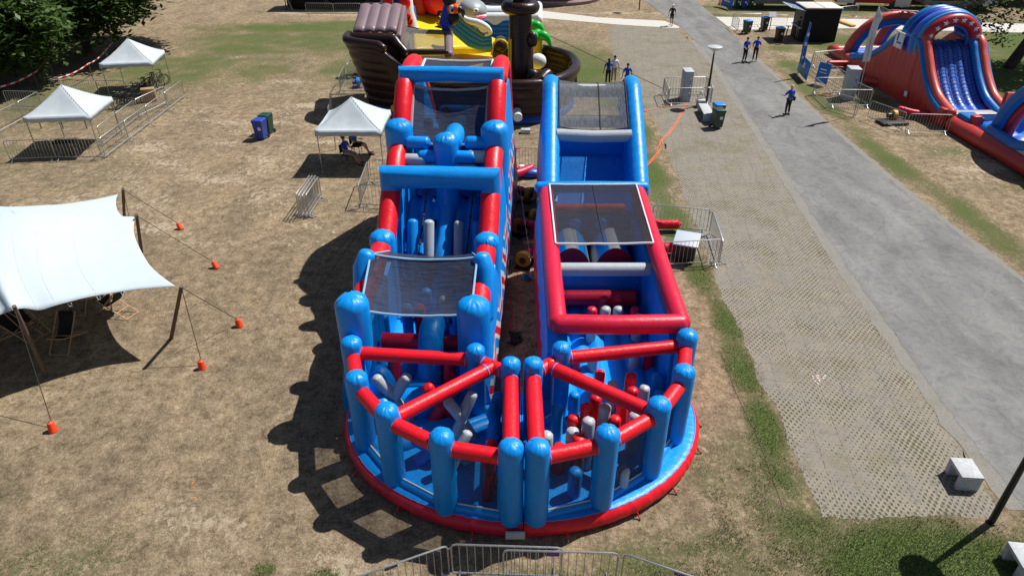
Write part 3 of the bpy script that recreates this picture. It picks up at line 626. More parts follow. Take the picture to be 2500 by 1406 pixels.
for x in (1.93, 3.32):   # striped arches
    m = MB()
    def g(u, v, x=x): a = pi*v; return Vector((x-.66*cos(a), 19.15+u*1.5, 1.0+1.05*sin(a)))
    m.grid(g, 8, 20, mf=lambda u, v: int(v*5) % 2)
    m.add([g(0, j/20) for j in range(21)], [tuple(range(21))], 2)
    m.build('striped_hump', [GREY, BLUE, CRIM], RL)
MB().tube([(XR0+.3, 20.9, 2.62), (XR1-.5, 20.9, 2.62)], .15, 16, 'flat').build('hurdle', CRIM, RL)
m = MB().box(((XR0+XR1)/2, 20.9, 1.5), (2.8, .3, 2.0), bev=.1, seg=3); m.build('inner_wall', DKBLUE, RL)  # dark blue puts the shade on this camera-facing wall into its colour
for xx in (2.15, 3.05): MB().ball((xx, 20.68, 2.12), (.23, .12, .23), u=20, v=12).build('lit_hole_disc', BLUE, RL)  # solid blue discs stand for wall holes with sunlit blue showing through
o, f = sagnet((XR0+.12, 17.7, 3.0), (XR1-.12, 17.7, 3.0), (XR1-.1, 21.35, 3.28), (XR0+.1, 21.35, 3.28), .07, RL, NETC, 'canopy_net', wr=.032)
MB().tube([f(.5, i/10)+V(0, 0, .02) for i in range(11)], .012, 6).build('seam', ROPE, RL)
for (px, py, z, m_) in ((1446, 750, 1.45, CRIM), (1476, 724, 1.5, CRIM), (1511, 724, 1.5, CRIM), (1552, 750, 1.45, CRIM), (1479, 748, 1.45, GREY), (1510, 748, 1.45, GREY), (1447, 772, 1.4, GREY), (1560, 768, 1.45, GREY), (1600, 772, 1.2, CRIM), (1405, 858, 1.2, CRIM), (1450, 852, 1.2, GREY), (1552, 850, 1.2, GREY), (1588, 848, 1.2, CRIM)):
    p = P(px, py, z); post(p.x, p.y, .4, z, .155, m_, RL)
# RIGHT SLIDE
RS = thing('inflatable_slide', 'blue inflatable slide with grey netted top at the far end of the right lane', 'inflatable', (2.7, 25, 0))
sp = [(21.8, 2.4), (22.3, 2.75), (24.2, 3.75), (26.3, 4.7), (27.3, 4.6), (28.3, 3.0)]
for xt, xo, sg in ((XR0, .72, 1), (XR1, 4.75, -1)): wall(RS, xt, xo, sp, [STRIPE if sg > 0 else BLUE, BLUE], sg, ny=30)
for x in (XR0, XR1):
    c = crv([(x, 21.95, 2.75), (x, 22.9, 3.3), (x, 24.2, 4.05), (x, 25.5, 4.7), (x, 26.4, 5.1), (x, 27.3, 4.95), (x, 28.1, 3.8)], 9)
    MB().tube(c, [.33*(1-.035*(1 if i % 3 == 0 else 0)) for i in range(len(c))], 22, 'round', .08).build('side_tube', BLUE, RS)
slab(RS, 'slide_surface', XR0+.1, XR1-.1, [(21.7, .7), (22.2, .85), (25.2, 2.75), (26.6, 2.8)], BLUE)
MB().tube([(XR0+.2, 24.0, 4.05), (2.7, 24.0, 4.0), (XR1-.2, 24.0, 4.05)], .22, 20, 'flat').build('cross_tube', GREY, RS)
MB().tube([(XR0+.2, 26.0, 3.9), (XR1-.2, 26.0, 3.9)], .24, 20, 'flat').build('cross_tube', GREY, RS)
MB().box((2.72, 25.6, 2.95), (2.7, .3, 1.0), bev=.1, seg=3).build('inner_wall', BLUE, RS)
MB().tube([(XR0+.2, 26.5, 4.95), (XR1-.2, 26.5, 4.95)], .25, 20, 'flat').build('cross_tube', GREY, RS)
cr = crv([(0, 24.1, 4.3), (0, 25.3, 4.85), (0, 26.2, 5.25), (0, 26.9, 5.25), (0, 27.4, 4.9)], 5)
def nf(u, v):
    k = min(len(cr)-1.001, v*(len(cr)-1)); i = int(k); p = cr[i].lerp(cr[i+1], k-i); s_ = 4*u*(1-u); return Vector((lerp(XR0+.3, XR1-.3, u), p.y, p.z-.12*s_+.012*noise.noise(Vector((u*14, v*3, 0)))))
o = MB().grid(nf, 26, 20).build('canopy_net', NETG, RS)
m = MB(); [m.tube([nf(u, i/14)+V(0, 0, .015) for i in range(15)], .025, 6) for u in (0, 1, .6)]; m.tube([nf(i/14, 0)+V(0, 0, .015) for i in range(15)], .025, 6); m.build('webbing', ROPE, o)
for r_, th, piv, sh in ((LL, radians(-3.1), V(-2.4, 15.2, 0), V(0, 0, 0)), (RS, radians(-2.2), V(2.7, 20.5, 0), V(.12, 0, 0))):
    r_.location = piv+Matrix.Rotation(th, 3, 'Z') @ (Vector(r_.location)-piv)+sh; r_.rotation_euler = (0, 0, th)
for r_, angs in ((LC, (-82, -60, -38, -14)), (RC, (12, 34, 50, 72, 86))):
    for a in angs:
        a = radians(a); p = V(CX+(RX+.05)*sin(a), CY-(RY+.05)*cos(a), 0); d = V(sin(a), -cos(a), 0)
        st = MB().tube([p+V(0, 0, .17), p+d*.06+V(0, 0, .08), p+d*.12+V(0, 0, .02)], .018, 6).build('anchor_strap', RED, r_)
        MB().tube([p+d*.12+V(0, 0, .07), p+d*.15-V(0, 0, .02)], .014, 6).build('ground_stake', GALV, st)
# makers plate on the rim
p = P(1261, 1322, .2); m = MB().box((.07, 9.58, .30), (.42, .05, .22), bev=.01); tag(m.build('label_patch', CONC, LC))
for s_, x in ((LC, -2.4), (RC, 2.9)): MB().box((x, 13.35, .3), (2.9, .5, .5), bev=.12).build('join_bolster', BLUE, s_)
# ------------------------------------------------------------------ crowd barriers
ORD = ['first', 'second', 'third', 'fourth', 'fifth', 'sixth', 'seventh', 'eighth', 'ninth']
def barrier_proto():
    t = thing('crowd_barrier', 'x', 'barrier', (0, 0, 0)); L = 1.1; r = .021
    m = MB(); zb, zt = .16, 1.06; c = .10
    loop = [(-L, 0, zb), (-L, 0, zt-c), (-L+c*.3, 0, zt-c*.3), (-L+c, 0, zt), (L-c, 0, zt), (L-c*.3, 0, zt-c*.3), (L, 0, zt-c), (L, 0, zb)]
    m.tube(loop, r, 7, closed=True)
    for i in range(1, 14):
        x = -L+2*L*i/14; m.tube([(x, 0, zb), (x, 0, zt)], .0085, 5, 'none')
    m.build('barrier_frame', GALV, t)
    for s in (-1, 1):
        f = MB(); x = s*(L-.14); f.tube([(x, -.30, .02), (x, -.17, .05), (x, 0, .17), (x, .17, .05), (x, .30, .02)], .018, 6); f.build('foot', GALV, t)
    MB().tube([(L, 0, .95), (L+.05, 0, .95), (L+.06, 0, .90)], .012, 5).build('hook', GALV, t)
    return t
BP = barrier_proto(); KIDS['crowd_barrier'] = children(BP); bused = [False]
TAGB = []
def barrier(a, b, label, group):
    """a, b: ground points under the two top ends"""
    d = b-a; L = d.length; c = (a+b)/2; rz = atan2(d.y, d.x); sx = max(.8, min(1.2, L/2.24))
    if not bused[0]:
        bused[0] = True; o = BP; o.location = (c.x, c.y, 0); o.rotation_euler = (0, 0, rz); o.scale = (sx, 1, 1); o['label'] = label; o['group'] = group
    else: o = dup(BP, (c.x, c.y, 0), rz, label, group, sx)
    o['category'] = 'barrier'; return o
def row(pts, tmpl, group, z=1.06, total=None):
    """pts px; each consecutive pair spans a run that is divided in barriers about 2.3 m long"""
    W_ = [Vector((P(x, y, z).x, P(x, y, z).y, 0)) for x, y in pts]; segs = []
    for a, b in zip(W_, W_[1:]):
        k = max(1, round((b-a).length/2.35)); segs += [(a.lerp(b, i/k), a.lerp(b, (i+1)/k)) for i in range(k)]
    for i, (a, b) in enumerate(segs):
        lab = (tmpl % ORD[i]) if '%s' in tmpl else tmpl
        barrier(a, b, lab, group)
G_ = 'galvanised crowd barriers standing on the field'
row([(838, 1420), (1094, 1330)], 'metal barrier at the bottom, slanting down to the left out of the picture', G_)
for i, (a, b) in enumerate([((1098, 1328), (1376, 1337)), ((1226, 1342), (1513, 1350)), ((1522, 1350), (1765, 1432))]):
    pa, pb = P(*a, 1.06), P(*b, 1.06); barrier(V(pa.x, pa.y, 0), V(pb.x, pb.y, 0), ['metal barrier at the bottom below the white label patch, left of the overlapping pair', 'metal barrier at the bottom, right one of the overlapping pair', 'metal barrier at the bottom right, slanting down out of the picture'][i], G_)
row([(1622, 190), (1728, 188)], 'back metal barrier behind the white power cabinet by the lamp post', G_)
row([(1635, 216), (1740, 214)], 'front metal barrier before the white power cabinet by the lamp post', G_)
row([(1622, 190), (1634, 216)], 'left side metal barrier of the pen round the white power cabinet by the lamp', G_)
row([(1729, 188), (1741, 214)], 'right side metal barrier of the pen round the white power cabinet by the lamp', G_)
row([(1595, 500), (1735, 512)], 'back metal barrier of the pen beside the crimson inflatable cage', G_)
row([(1740, 515), (1766, 588)], 'outer metal barrier of the pen beside the crimson inflatable cage, over the paving', G_)
row([(1622, 592), (1764, 584)], 'front metal barrier of the pen beside the crimson inflatable cage', G_)
row([(5, 345), (120, 340), (240, 340)], 'metal barrier in the row before the left canopy tent, %s from the left', G_)
row([(242, 338), (442, 197)], 'outer metal barrier in the slanting row beside the left canopies, %s from front', G_)
row([(236, 310), (280, 278), (325, 245), (402, 210)], 'inner metal barrier beside the two left canopy tents, %s from the front', G_)
row([(152, 195), (232, 197), (305, 197)], 'metal barrier behind the two left canopy tents, %s from the left', G_)
row([(-40, 290), (42, 250), (90, 225)], 'metal barrier at the left edge, %s of the slanting run', G_)
row([(5, 222), (92, 224)], 'metal barrier at the left edge, along the back of the slanting run', G_)
row([(873, 455), (897, 392)], 'side metal barrier leading to the lane left of the blue arch', G_)
row([(900, 391), (1010, 391)], 'metal barrier behind the lane left of the blue arch', G_)
row([(877, 450), (1008, 458)], 'metal barrier pointing at the lane left of the blue arch', G_)
row([(800, 265), (808, 232)], 'metal barrier behind the middle canopy tent, facing sideways', G_)
row([(803, 231), (905, 229)], 'metal barrier just behind the peak of the middle canopy tent', G_)
row([(826, 187), (840, 162)], 'sideways metal barrier left of the brown ship, farther back', G_)
row([(828, 187), (898, 188)], 'metal barrier before the purple blower left of the brown ship', G_)
row([(842, 160), (880, 130)], 'metal barrier farthest back beside the brown ship stern', G_)
row([(1228, 362), (1338, 360)], 'metal barrier closing the alley between the two inflatable lanes', G_)
row([(744, 8), (812, 9), (880, 9), (940, 8)], 'metal barrier before the black stage trailer, %s from the left', G_)
row([(1792, 34), (1862, 34)], 'left metal barrier on the light path behind the bins', G_)
row([(1868, 36), (1925, 38)], 'right metal barrier on the light path behind the bins', G_)
row([(1790, 36), (1806, 48)], 'metal barrier with white sign at the end of the light path', G_)
row([(1987, 128), (2062, 121)], 'metal barrier behind the blue sign board near the red and blue slide', G_)
row([(1986, 130), (2018, 152), (2070, 180)], 'metal barrier running from the blue sign board to the right cabinet, %s from the back', G_)
row([(1992, 190), (2062, 190)], 'back metal barrier left of the right hand power cabinet', G_)
row([(1992, 190), (2030, 222)], 'left metal barrier of the pen round the right hand power cabinet', G_)
row([(2034, 219), (2134, 220)], 'front metal barrier of the pen round the right hand power cabinet', G_)
row([(2062, 188), (2134, 219)], 'inner slanting metal barrier beside the right hand power cabinet', G_)
row([(2030, 225), (2100, 243)], 'low slanting metal barrier before the right hand power cabinet', G_)
row([(2128, 246), (2215, 276)], 'slanting metal barrier before the yellow and blue blower', G_)
row([(2222, 278), (2328, 281)], 'metal barrier beside the red air hose at the slide foot', G_)
row([(2050, 18), (2098, 13)], 'metal barrier behind the black kiosk', G_)
row([(2172, 24), (2246, 28)], 'metal barrier left of the slide arch, in front of the trailers', G_)
row([(2252, 28), (2320, 30)], 'metal barrier right behind the slide arch, in front of the trailers', G_)
row([(2148, 15), (2172, 26)], 'short slanting metal barrier before the red trailer', G_)
# leaning stack of four
for k, (x0, y0, x1, y1) in enumerate([(722, 478, 757, 430), (728, 481, 764, 430), (737, 482, 771, 430), (746, 480, 778, 434)]):
    a, b = P(x0, y0, 1.0), P(x1, y1, 1.0)
    o = barrier(V(a.x+.1*k*0, a.y, 0), V(b.x, b.y, 0), ['leftmost', 'second from left', 'third from left', 'rightmost'][k]+' barrier of the stack leaning together on the bare ground', 'barriers stacked together')
for i, (px, py) in enumerate(((955, 1380), (1350, 1349), (1662, 1399))):
    p = P(px, py, .99); tag(MB().box((p.x, p.y-.03, .99), (.26, .012, .11), rz=(.45, 0, -.4)[i]).build('name_plate', PURP), ('purple plate hanging on the bottom left slanting barrier', 'purple plate hanging on the bottom middle barrier', 'purple plate hanging on the bottom right slanting barrier')[i], 'plate')

# ------------------------------------------------------------------ canopy tents
def canopy(name, label, c, rz, size=3.0, he=2.05, hp=3.15, seed=0):
    t = thing(name, label, 'canopy tent', (*c, 0), rz, 'pop up canopy tents', world=False); h = size/2
    def f(u, v):
        x = (u-.5)*2; y = (v-.5)*2; m = max(abs(x), abs(y)); k = min(abs(x), abs(y))
        z = he+(hp-he)*((1-m)**1.25)-.10*(1-abs(m-.55)*1.3)*(m-k)*1.0*(m < .98)+.012*noise.noise(Vector((x*7, y*7, seed)))
        q = .035*(1-k)*m
        return Vector((x*h*(1-q*.6), y*h*(1-q*.6), z+.01*noise.noise(Vector((x*18, y*18, seed)))))
    m = MB().grid(f, 28, 28)
    roof = m.build('roof', CANVG, t, angle=60)
    v = MB(); ring = []
    for s in range(4):
        for i in range(14):
            a = i/14; u_, v_ = [(a, 0), (1, a), (1-a, 1), (0, 1-a)][s]; ring.append(f(u_, v_))
    n = len(ring); vs = ring+[p+Vector((p.x*.02, p.y*.02, -.27+.02*sin(i*1.7))) for i, p in enumerate(ring)]
    v.add(vs, [(i, (i+1) % n, n+(i+1) % n, n+i) for i in range(n)]); v.build('valance', CANVG, roof, solid=.006)
    for cu, cv_ in ((0, 0), (1, 0), (1, 1), (0, 1)): MB().tube([f(lerp(cu, .5, i/12), lerp(cv_, .5, i/12))+V(0, 0, .003) for i in range(13)], .012, 5).build('seam', CANVG, roof)
    for sx in (-1, 1):
        for sy in (-1, 1):
            x, y = sx*(h-.05), sy*(h-.05); l = MB(); l.box((x, y, he/2), (.042, .042, he), bev=.006); lg = l.build('leg', GALV, t)
            MB().box((x, y, .012), (.12, .12, .02), bev=.004).build('foot_plate', GALV, lg)
    fr = MB()
    for a, b in (((-h, -h), (h, -h)), ((h, -h), (h, h)), ((h, h), (-h, h)), ((-h, h), (-h, -h))):
        a = Vector((*a, 0))*.965; b = Vector((*b, 0))*.965; a.z = b.z = he-.06; mid = (a+b)/2-V(0, 0, .32)
        for p, q in ((a, mid), (mid, b), (a-V(0, 0, .32), (a+b)/2), ((a+b)/2, b-V(0, 0, .32))): fr.tube([p, q], .011, 5)
    fr.build('scissor_frame', GALV, t)
    return t
canopy('canopy_tent', 'white pop up canopy nearest the blue arch, with two people sitting beneath', (-7.52, 31.75), 0, seed=1)
def canopy_px(label, fl, fr_, seed):
    a, b = P(*fl), P(*fr_); d = (b-a).normalized(); n = Vector((-d.y, d.x, 0)); c = (a+b)/2+n*1.45
    canopy('canopy_tent', label, (c.x, c.y), atan2(d.y, d.x), seed=seed)
canopy_px('white pop up canopy at far left, over a black table behind barriers', (102, 385), (243, 379), 2)
canopy_px('white pop up canopy over the parked black bicycles', (268, 238), (393, 232), 3)
def table(label, c, rz, sz=(1.1, .6), mat=BLKFAB, h=.74):
    t = thing('folding_table', label, 'table', (*c, 0), rz, world=False)
    MB().box((0, 0, h), (*sz, .04), bev=.01).build('table_top', mat, t)
    for s in (-1, 1):
        MB().tube([(s*sz[0]*.4, -sz[1]*.42, 0), (s*sz[0]*.2, sz[1]*.4, h-.02)], .014, 6).build('leg', GALV, t); MB().tube([(s*sz[0]*.4, sz[1]*.42, 0), (s*sz[0]*.2, -sz[1]*.4, h-.02)], .014, 6).build('leg', GALV, t)
p = P(158, 345, .74); table('black folding table under the far left canopy', (p.x, p.y), .25, (1.0, .65))
for k, (px, py) in enumerate(((102, 300), (155, 300), (213, 300))):
    p = P(px, py+15); t = MB(); t.box((p.x, p.y, .35), (.045, .045, .7)); tag(t.build('stake', WOOD), ('left', 'middle', 'right')[k]+' brown stake showing under the far left canopy', 'stake', 'brown stakes behind the far left canopy')
# bicycles
def bicycle(name):
    t = thing(name, 'black bicycle parked in the dense pack under the canopy', 'bicycle', (0, 0, 0), world=False, group='bicycles parked under the canopy')
    for x in (-.52, .52):
        w = MB().tube([(x+.33*cos(2*pi*i/20), 0, .34+.33*sin(2*pi*i/20)) for i in range(20)], .02, 6, closed=True)
        wo = w.build('wheel', BLACK, t); sp = MB()
        for i in range(8): sp.tube([(x, 0, .34), (x+.32*cos(pi*i/4), 0, .34+.32*sin(pi*i/4))], .003, 3)
        sp.build('spokes', GALV, wo)
    f = MB()
    for a, b in (((-.52, .34), (-.12, .30)), ((-.52, .34), (-.2, .82)), ((-.12, .30), (-.22, .92)), ((-.12, .30), (.36, .72)), ((-.2, .82), (.34, .85)), ((.33, .98), (.52, .34))): f.tube([(a[0], 0, a[1]), (b[0], 0, b[1])], .02, 6)
    f.build('frame', BLKMET, t); MB().ball((-.23, 0, .95), (.13, .07, .035), u=10, v=6).build('saddle', BLACK, t)
    MB().tube([(.25, -.28, 1.0), (.34, -.1, 1.02), (.34, .1, 1.02), (.25, .28, 1.0)], .014, 6).build('handlebar', BLKMET, t)
    return t
B0 = bicycle('bicycle'); KIDS['bicycle'] = children(B0); 
for w_ in children(B0):
    if w_.name.startswith('wheel'): KIDS[w_.name] = children(w_)
for i in range(14):
    u = i/13; p = P(lerp(300, 392, u), lerp(262, 208, u)+(i % 3)*4); o = B0 if i == 0 else dup(B0, (p.x, p.y, 0))
    o.location = (p.x, p.y, 0); o.rotation_euler = (radians(R.uniform(-7, 7)), 0, radians(58)+R.uniform(-.25, .25))
p = P(368, 248); tag(MB().box((p.x, p.y, .4), (.75, .5, .8), rz=.4, bev=.01).build('cardboard_box', CARD), 'tall brown cardboard box beside the parked bicycles', 'box')

# ------------------------------------------------------------------ stretch tent
def stretch_tent():
    c1, c2, c3, c4 = P(287, 474, 2.35), P(330, 531, 2.35), P(428, 699, 2.15), P(32, 757, 2.6)
    t = thing('stretch_tent', 'large white stretch tent on wooden poles at the left', 'tent', (c3.x-5, c3.y+2, 0))
    top = crv([P(-420, 540, 2.9), P(-200, 500, 3.0), P(-60, 498, 2.9), P(35, 513, 2.5), P(140, 505, 2.4), P(230, 488, 2.35), c1], 5)
    bot = crv([P(-420, 900, 2.4), P(-160, 830, 2.35), P(-5, 770, 2.45), c4, P(58, 752, 2.5), P(97, 756, 2.35), P(140, 744, 2.35), P(235, 722, 2.28), P(335, 706, 2.2), c3], 5)
    right = crv([c3, P(372, 655, 2.25), P(342, 608, 2.3), P(326, 565, 2.33), c2+V(-.03, 0, 0), P(306, 532, 2.3), P(287, 515, 2.3), P(283, 490, 2.32), c1], 4)
    left = [P(-420, 900, 2.4).lerp(P(-420, 540, 2.9), i/10) for i in range(11)]
    def sm_(c, u): k = min(len(c)-1.0001, u*(len(c)-1)); i = int(k); return c[i].lerp(c[i+1], k-i)
    def f(u, v):
        B, T, L_, R_ = sm_(bot, u), sm_(top, u), sm_(left, v), sm_(right, v)
        p = B.lerp(T, v)+L_.lerp(R_, u)-(bot[0]*(1-u)*(1-v)+bot[-1]*u*(1-v)+top[0]*(1-u)*v+top[-1]*u*v)
        s_ = 16*u*(1-u)*v*(1-v); p = p.copy(); p.z += .75*s_*(.4+.9*math.exp(-((u-.55)/.3)**2))+.02*noise.noise(p*.9); return p
    m = MB().grid(f, 90, 44); tc = m.build('tent_cloth', CANV, t, solid=.012)
    for u in (.30, .42, .54, .66, .78): MB().tube([f(u, i/30)+V(0, 0, .008) for i in range(31)], .006, 4).build('seam', CANV, tc)
    for i, (a, b) in enumerate(((P(300, 461, 2.55), P(304, 536)), (P(333, 524, 2.55), P(346, 616)), (P(443, 699, 2.35), P(418, 826)), (P(34, 747, 2.75), P(113, 918)))):
        MB().tube([b, a], [.06, .052], 10).build('pole', WOOD, t)
    m = MB()
    tb = MB()
    for px, py in ((170, 741), (240, 725), (300, 715), (362, 704)):
        p = P(px, py, 2.28); tb.tube([p+V(-.05, 0, .02), p+V(-.03, 0, -.09), p+V(.03, 0, -.09), p+V(.05, 0, .02)], .012, 5)
        tb.build('edge_loop', CANV, t); tb = MB()
    ropes = [((300, 463, 2.5), (443, 556)), ((300, 463, 2.5), (320, 548)), ((333, 526, 2.5), (528, 650)), ((443, 702, 2.3), (585, 790)), ((443, 702, 2.3), (494, 890)), ((34, 750, 2.7), (131, 1042)), ((97, 758, 2.35), (68, 852))]
    for a, b in ropes: MB().tube([P(*a), P(*b)+V(0, 0, .12 if b[0] != 68 else 0)], .011, 5).build('guy_rope', ROPE, t)
stretch_tent()
for i, (px, py, dx, dy, lab) in enumerate(((443, 560, -.5, .3, 'orange weight cap at the rope from the farthest tent pole'), (320, 551, .1, 0, 'orange weight cap half hidden beside the second tent pole'), (530, 655, -.5, .3, 'orange weight cap lying at the end of the longest tent rope'), (586, 797, -.15, .1, 'orange weight cap at the right hand rope of the corner tent pole'), (494, 899, 0, .05, 'orange weight cap at the steep rope below the corner tent pole'), (131, 1052, -.1, .15, 'orange weight cap at the lowest left rope of the stretch tent'))):
    p = P(px, py); t = thing('orange_weight', lab, 'weight', p, group='orange caps on the tent stakes')
    ax = Vector((dx, dy, 1)).normalized(); MB().tube([p, p+ax*.04, p+ax*.26, p+ax*.28], [.115, .11, .085, .06], 12).build('cap_body', ORANGE, t); MB().tube([p+ax*.28, p+ax*.34], [.03, .02], 8).build('stake_head', GALV, t)
def deck_chair(label, c, rz):
    t = thing('deck_chair', label, 'deck chair', (*c, 0), rz, 'wooden deck chairs by the stretch tent', world=False); w = .28
    m = MB()
    for s in (-1, 1): m.tube([(s*w, -.62, .03), (s*w, .35, .95)], .018, 6)
    for y, z in ((-.62, .03), (.35, .95), (-.2, .43)): m.tube([(-w, y, z), (w, y, z)], .016, 6)
    m.build('back_frame', PALEWOOD, t); m = MB(); w = .24
    for s in (-1, 1): m.tube([(s*w, .55, .03), (s*w, -.5, .52)], .018, 6)
    for y, z in ((.55, .03), (-.5, .52), (.2, .2)): m.tube([(-w, y, z), (w, y, z)], .016, 6)
    m.build('seat_frame', PALEWOOD, t)
    def f(u, v): y = lerp(-.48, .34, v); return Vector(((u-.5)*.44, y, .52*(1-v)**1.6*.9+.93*v**1.4-.28*4*v*(1-v)*.55+.05))
    MB().grid(f, 4, 12).build('sling', BLKFAB, t, solid=.008)
for lab, px, py, rz in (('pale wooden deck chair half in the sun at the tent edge', 292, 765, -1.9), ('dark deck chair facing the camera in the tent shade', 172, 838, 0), ('deck chair lying wide open behind the front left tent pole', 70, 812, 1.2), ('deck chair seen just under the tent cloth edge', 206, 748, .1), ('second deck chair behind the front left pole, turned sideways', 45, 828, 1.5)):
    p = P(px, py); deck_chair(lab, (p.x, p.y), rz)

# ------------------------------------------------------------------ bins, lamps, benches, cabinets
def bin_(label, c, rz, body, lid, open_=False, h=1.0):
    t = thing('wheelie_bin', label, 'bin', (*c, 0), rz, world=False)
    m = MB(); vs = []; 
    for z, k in ((.08, .80), (h*.92, 1.0), (h*.95, 1.06), (h*.98, 1.06)):
        for x, y in ((-.27, -.30), (.27, -.30), (.27, .30), (-.27, .30)): vs.append((x*k, y*k, z))
    m.add(vs, [(i*4+j, i*4+(j+1) % 4, i*4+4+(j+1) % 4, i*4+4+j) for i in range(3) for j in range(4)]+[(3, 2, 1, 0)]); b = m.build('body', body, t)
    for s in (-1, 1): MB().tube([(s*.28, .27, .1), (s*.22, .27, .1)], .10, 14).build('wheel', BLACK, t)
    MB().tube([(-.24, .33, h), (.24, .33, h)], .02, 6).build('handle', body, t)
    l = MB()
    if open_: l.box((0, -.26, h+.01), (.62, .10, .06), bev=.015); l.box((0, .26, h+.01), (.62, .10, .06), bev=.015); l.box((-.26, 0, h+.01), (.09, .44, .06), bev=.015); l.box((.26, 0, h+.01), (.09, .44, .06), bev=.015); MB().box((0, 0, h-.06), (.48, .5, .02)).build('liner', BLACK, t)
    else: l.box((0, 0, h+.03), (.60, .68, .09), bev=.03, seg=3, taper=.9)
    l.build('lid', lid, t); MB().box((.08, -.285, h*.62), (.16, .012, .16), M=Matrix.Rotation(radians(4), 4, 'X')).build('sticker', WHITEP, b)
    return t
def at_bin(label, px, py, *a, **k): p = P(px, py); return bin_(label, (p.x, p.y+.25), *a, **k)
at_bin('dark blue wheelie bin standing alone on the bare field beside a green one', 637, 343, -.15, BINBLUE, BINBLUE); at_bin('green wheelie bin tucked behind the dark blue one on the field', 652, 330, -.15, DKGREEN, DKGREEN)
at_bin('green wheelie bin with sticker in front of the white bench by the road', 1752, 316, .1, DKGREEN, DKGREEN); at_bin('blue lidded bin just behind the green bin beside the white bench', 1752, 302, .1, DKGREEN, LIDBLUE)
at_bin('green bin with light blue lid nearest the road, near the path barriers', 1824, 84, .3, DKGREEN, LIDBLUE); at_bin('black bin with open blue rim behind the path sign post', 1866, 77, .1, BLACK, LIDBLUE, open_=True, h=1.1); at_bin('black bin with open blue rim beside the kiosk', 1902, 105, .1, BLACK, LIDBLUE, open_=True, h=1.1)
at_bin('left green bin of three at the top of the picture', 1799, 22, 0, DKGREEN, DKGREEN); at_bin('blue bin between two green ones at the top of the picture', 1816, 23, 0, BINBLUE, BINBLUE); at_bin('right green bin of three at the top of the picture', 1833, 23, 0, DKGREEN, DKGREEN)
def lamp(label, p, h=3.9, lean=(0, 0)):
    t = thing('street_lamp', label, 'street lamp', (p.x, p.y, 0)); q = V(p.x, p.y, 0)
    MB().tube([q, q+V(0, 0, 1.2), q+V(0, 0, h-.25)], [.075, .07, .045], 12).build('post', BLKMET, t)
    MB().lathe([(.05, h-.30), (.08, h-.22), (.36, h-.04), (.44, h), (.44, h+.03), (.38, h+.055), (.1, h+.075)], q, 28).build('lamp_head', SILVER, t)
    MB().lathe([(.10, 0), (.10, .05)], q, 12).build('base_plate', BLKMET, t)
lamp('black lamp post with flat white disc head beside the benches at the road', P(1724, 256), 3.35)
lamp('black lamp post at the right bottom corner, its head outside the picture', P(2419, 1275), 3.75)
p = P(1560, 26); t = thing('street_lamp', 'thin black lamp post at the top, left of the road', 'street lamp', p); MB().tube([p, p+V(0, 0, 4)], [.06, .045], 10).build('post', BLKMET, t); MB().lathe([(.05, 3.7), (.44, 4), (.1, 4.07)], p, 20).build('lamp_head', SILVER, t)
def bench(label, a, b, w, h=.45, cube=False):
    """concrete bench: top slab on two solid end walls"""
    d = (b-a); L = d.length; c = (a+b)/2; rz = atan2(d.y, d.x); t = thing('concrete_bench', label, 'bench', (c.x, c.y, 0), rz, world=False)
    MB().box((0, 0, h-.045), (L, w, .09), bev=.008).build('seat', CONC, t)
    for s in (-1, 1): MB().box((s*(L/2-.07), 0, (h-.092)/2), (.13, w-.01, h-.092), bev=.008).build('end_support', CONC, t)
bench('white concrete bench on the paving at right, lamp shadow before it', (P(2320, 1117, .45)+P(2372, 1117, .45))/2+V(0, 0, 0), (P(2352, 1166, .45)+P(2403, 1166, .45))/2, .5)
bench('white concrete bench on the grass cut by the right edge', (P(2461, 1323, .45)+P(2521, 1323, .45))/2, (P(2493, 1378, .45)+P(2553, 1378, .45))/2+V(.0, -.1, 0), .5)
bench('long white concrete bench beside the bins at the road', P(1717, 253, .45), P(1731, 279, .45), .55)
bench('small cube shaped concrete seat below the lamp post', P(1703, 243, .45), P(1713, 243, .45)+V(.2, 0, 0), .5)
def cabinet(label, c, rz, s=(.5, .95, 1.75)):
    t = thing('power_cabinet', label, 'power cabinet', (*c, 0), rz, world=False)
    MB().box((0, 0, s[2]/2+.03), s, bev=.015).build('housing', CABG, t); MB().box((0, 0, .03), (s[0]+.06, s[1]+.06, .06)).build('plinth', CONC, t)
    MB().box((0, 0, s[2]+.045), (s[0]+.05, s[1]+.05, .04), bev=.01).build('roof_cap', CABG, t)
    MB().box((-.008-s[0]/2, 0, s[2]*.5), (.012, s[1]*.86, s[2]*.85), bev=.004).build('door', CABG, t)
    for k in range(6): MB().tube([(s[0]*.2, -s[1]/2-.01, .35+.22*k), (s[0]*.2, -s[1]/2-.08, .32+.22*k)], .035, 8, 'flat').build('socket', WHITEP if k % 2 else PALEBLUE, t)
PALEBLUE = plain('socket_blue', (.05, .2, .5), .5)
p = P(1678, 248); cabinet('pale grey power cabinet inside the barriers near the lamp post', (p.x-.1, p.y+.35), .0)
p = P(2073, 244); cabinet('pale grey power cabinet inside the barriers near the white flag', (p.x, p.y+.35), -.15, (.62, .9, 1.8))
# distribution box with open lid
p = P(1678, 640); t = thing('distribution_box', 'grey power distribution box with tilted lid inside the small barrier pen', 'power box', (p.x-.05, p.y+.3, 0), -.35, world=False)
MB().box((0, 0, .38), (.72, .85, .72), bev=.02).build('box_body', BLACK, t); MB().box((0, 0, .80), (.9, 1.05, .06), M=Matrix.Rotation(.05, 4, 'X'), bev=.012).build('lid', CABG, t); MB().box((.38, -.05, .42), (.03, .5, .5)).build('side_panel', CONC, t)
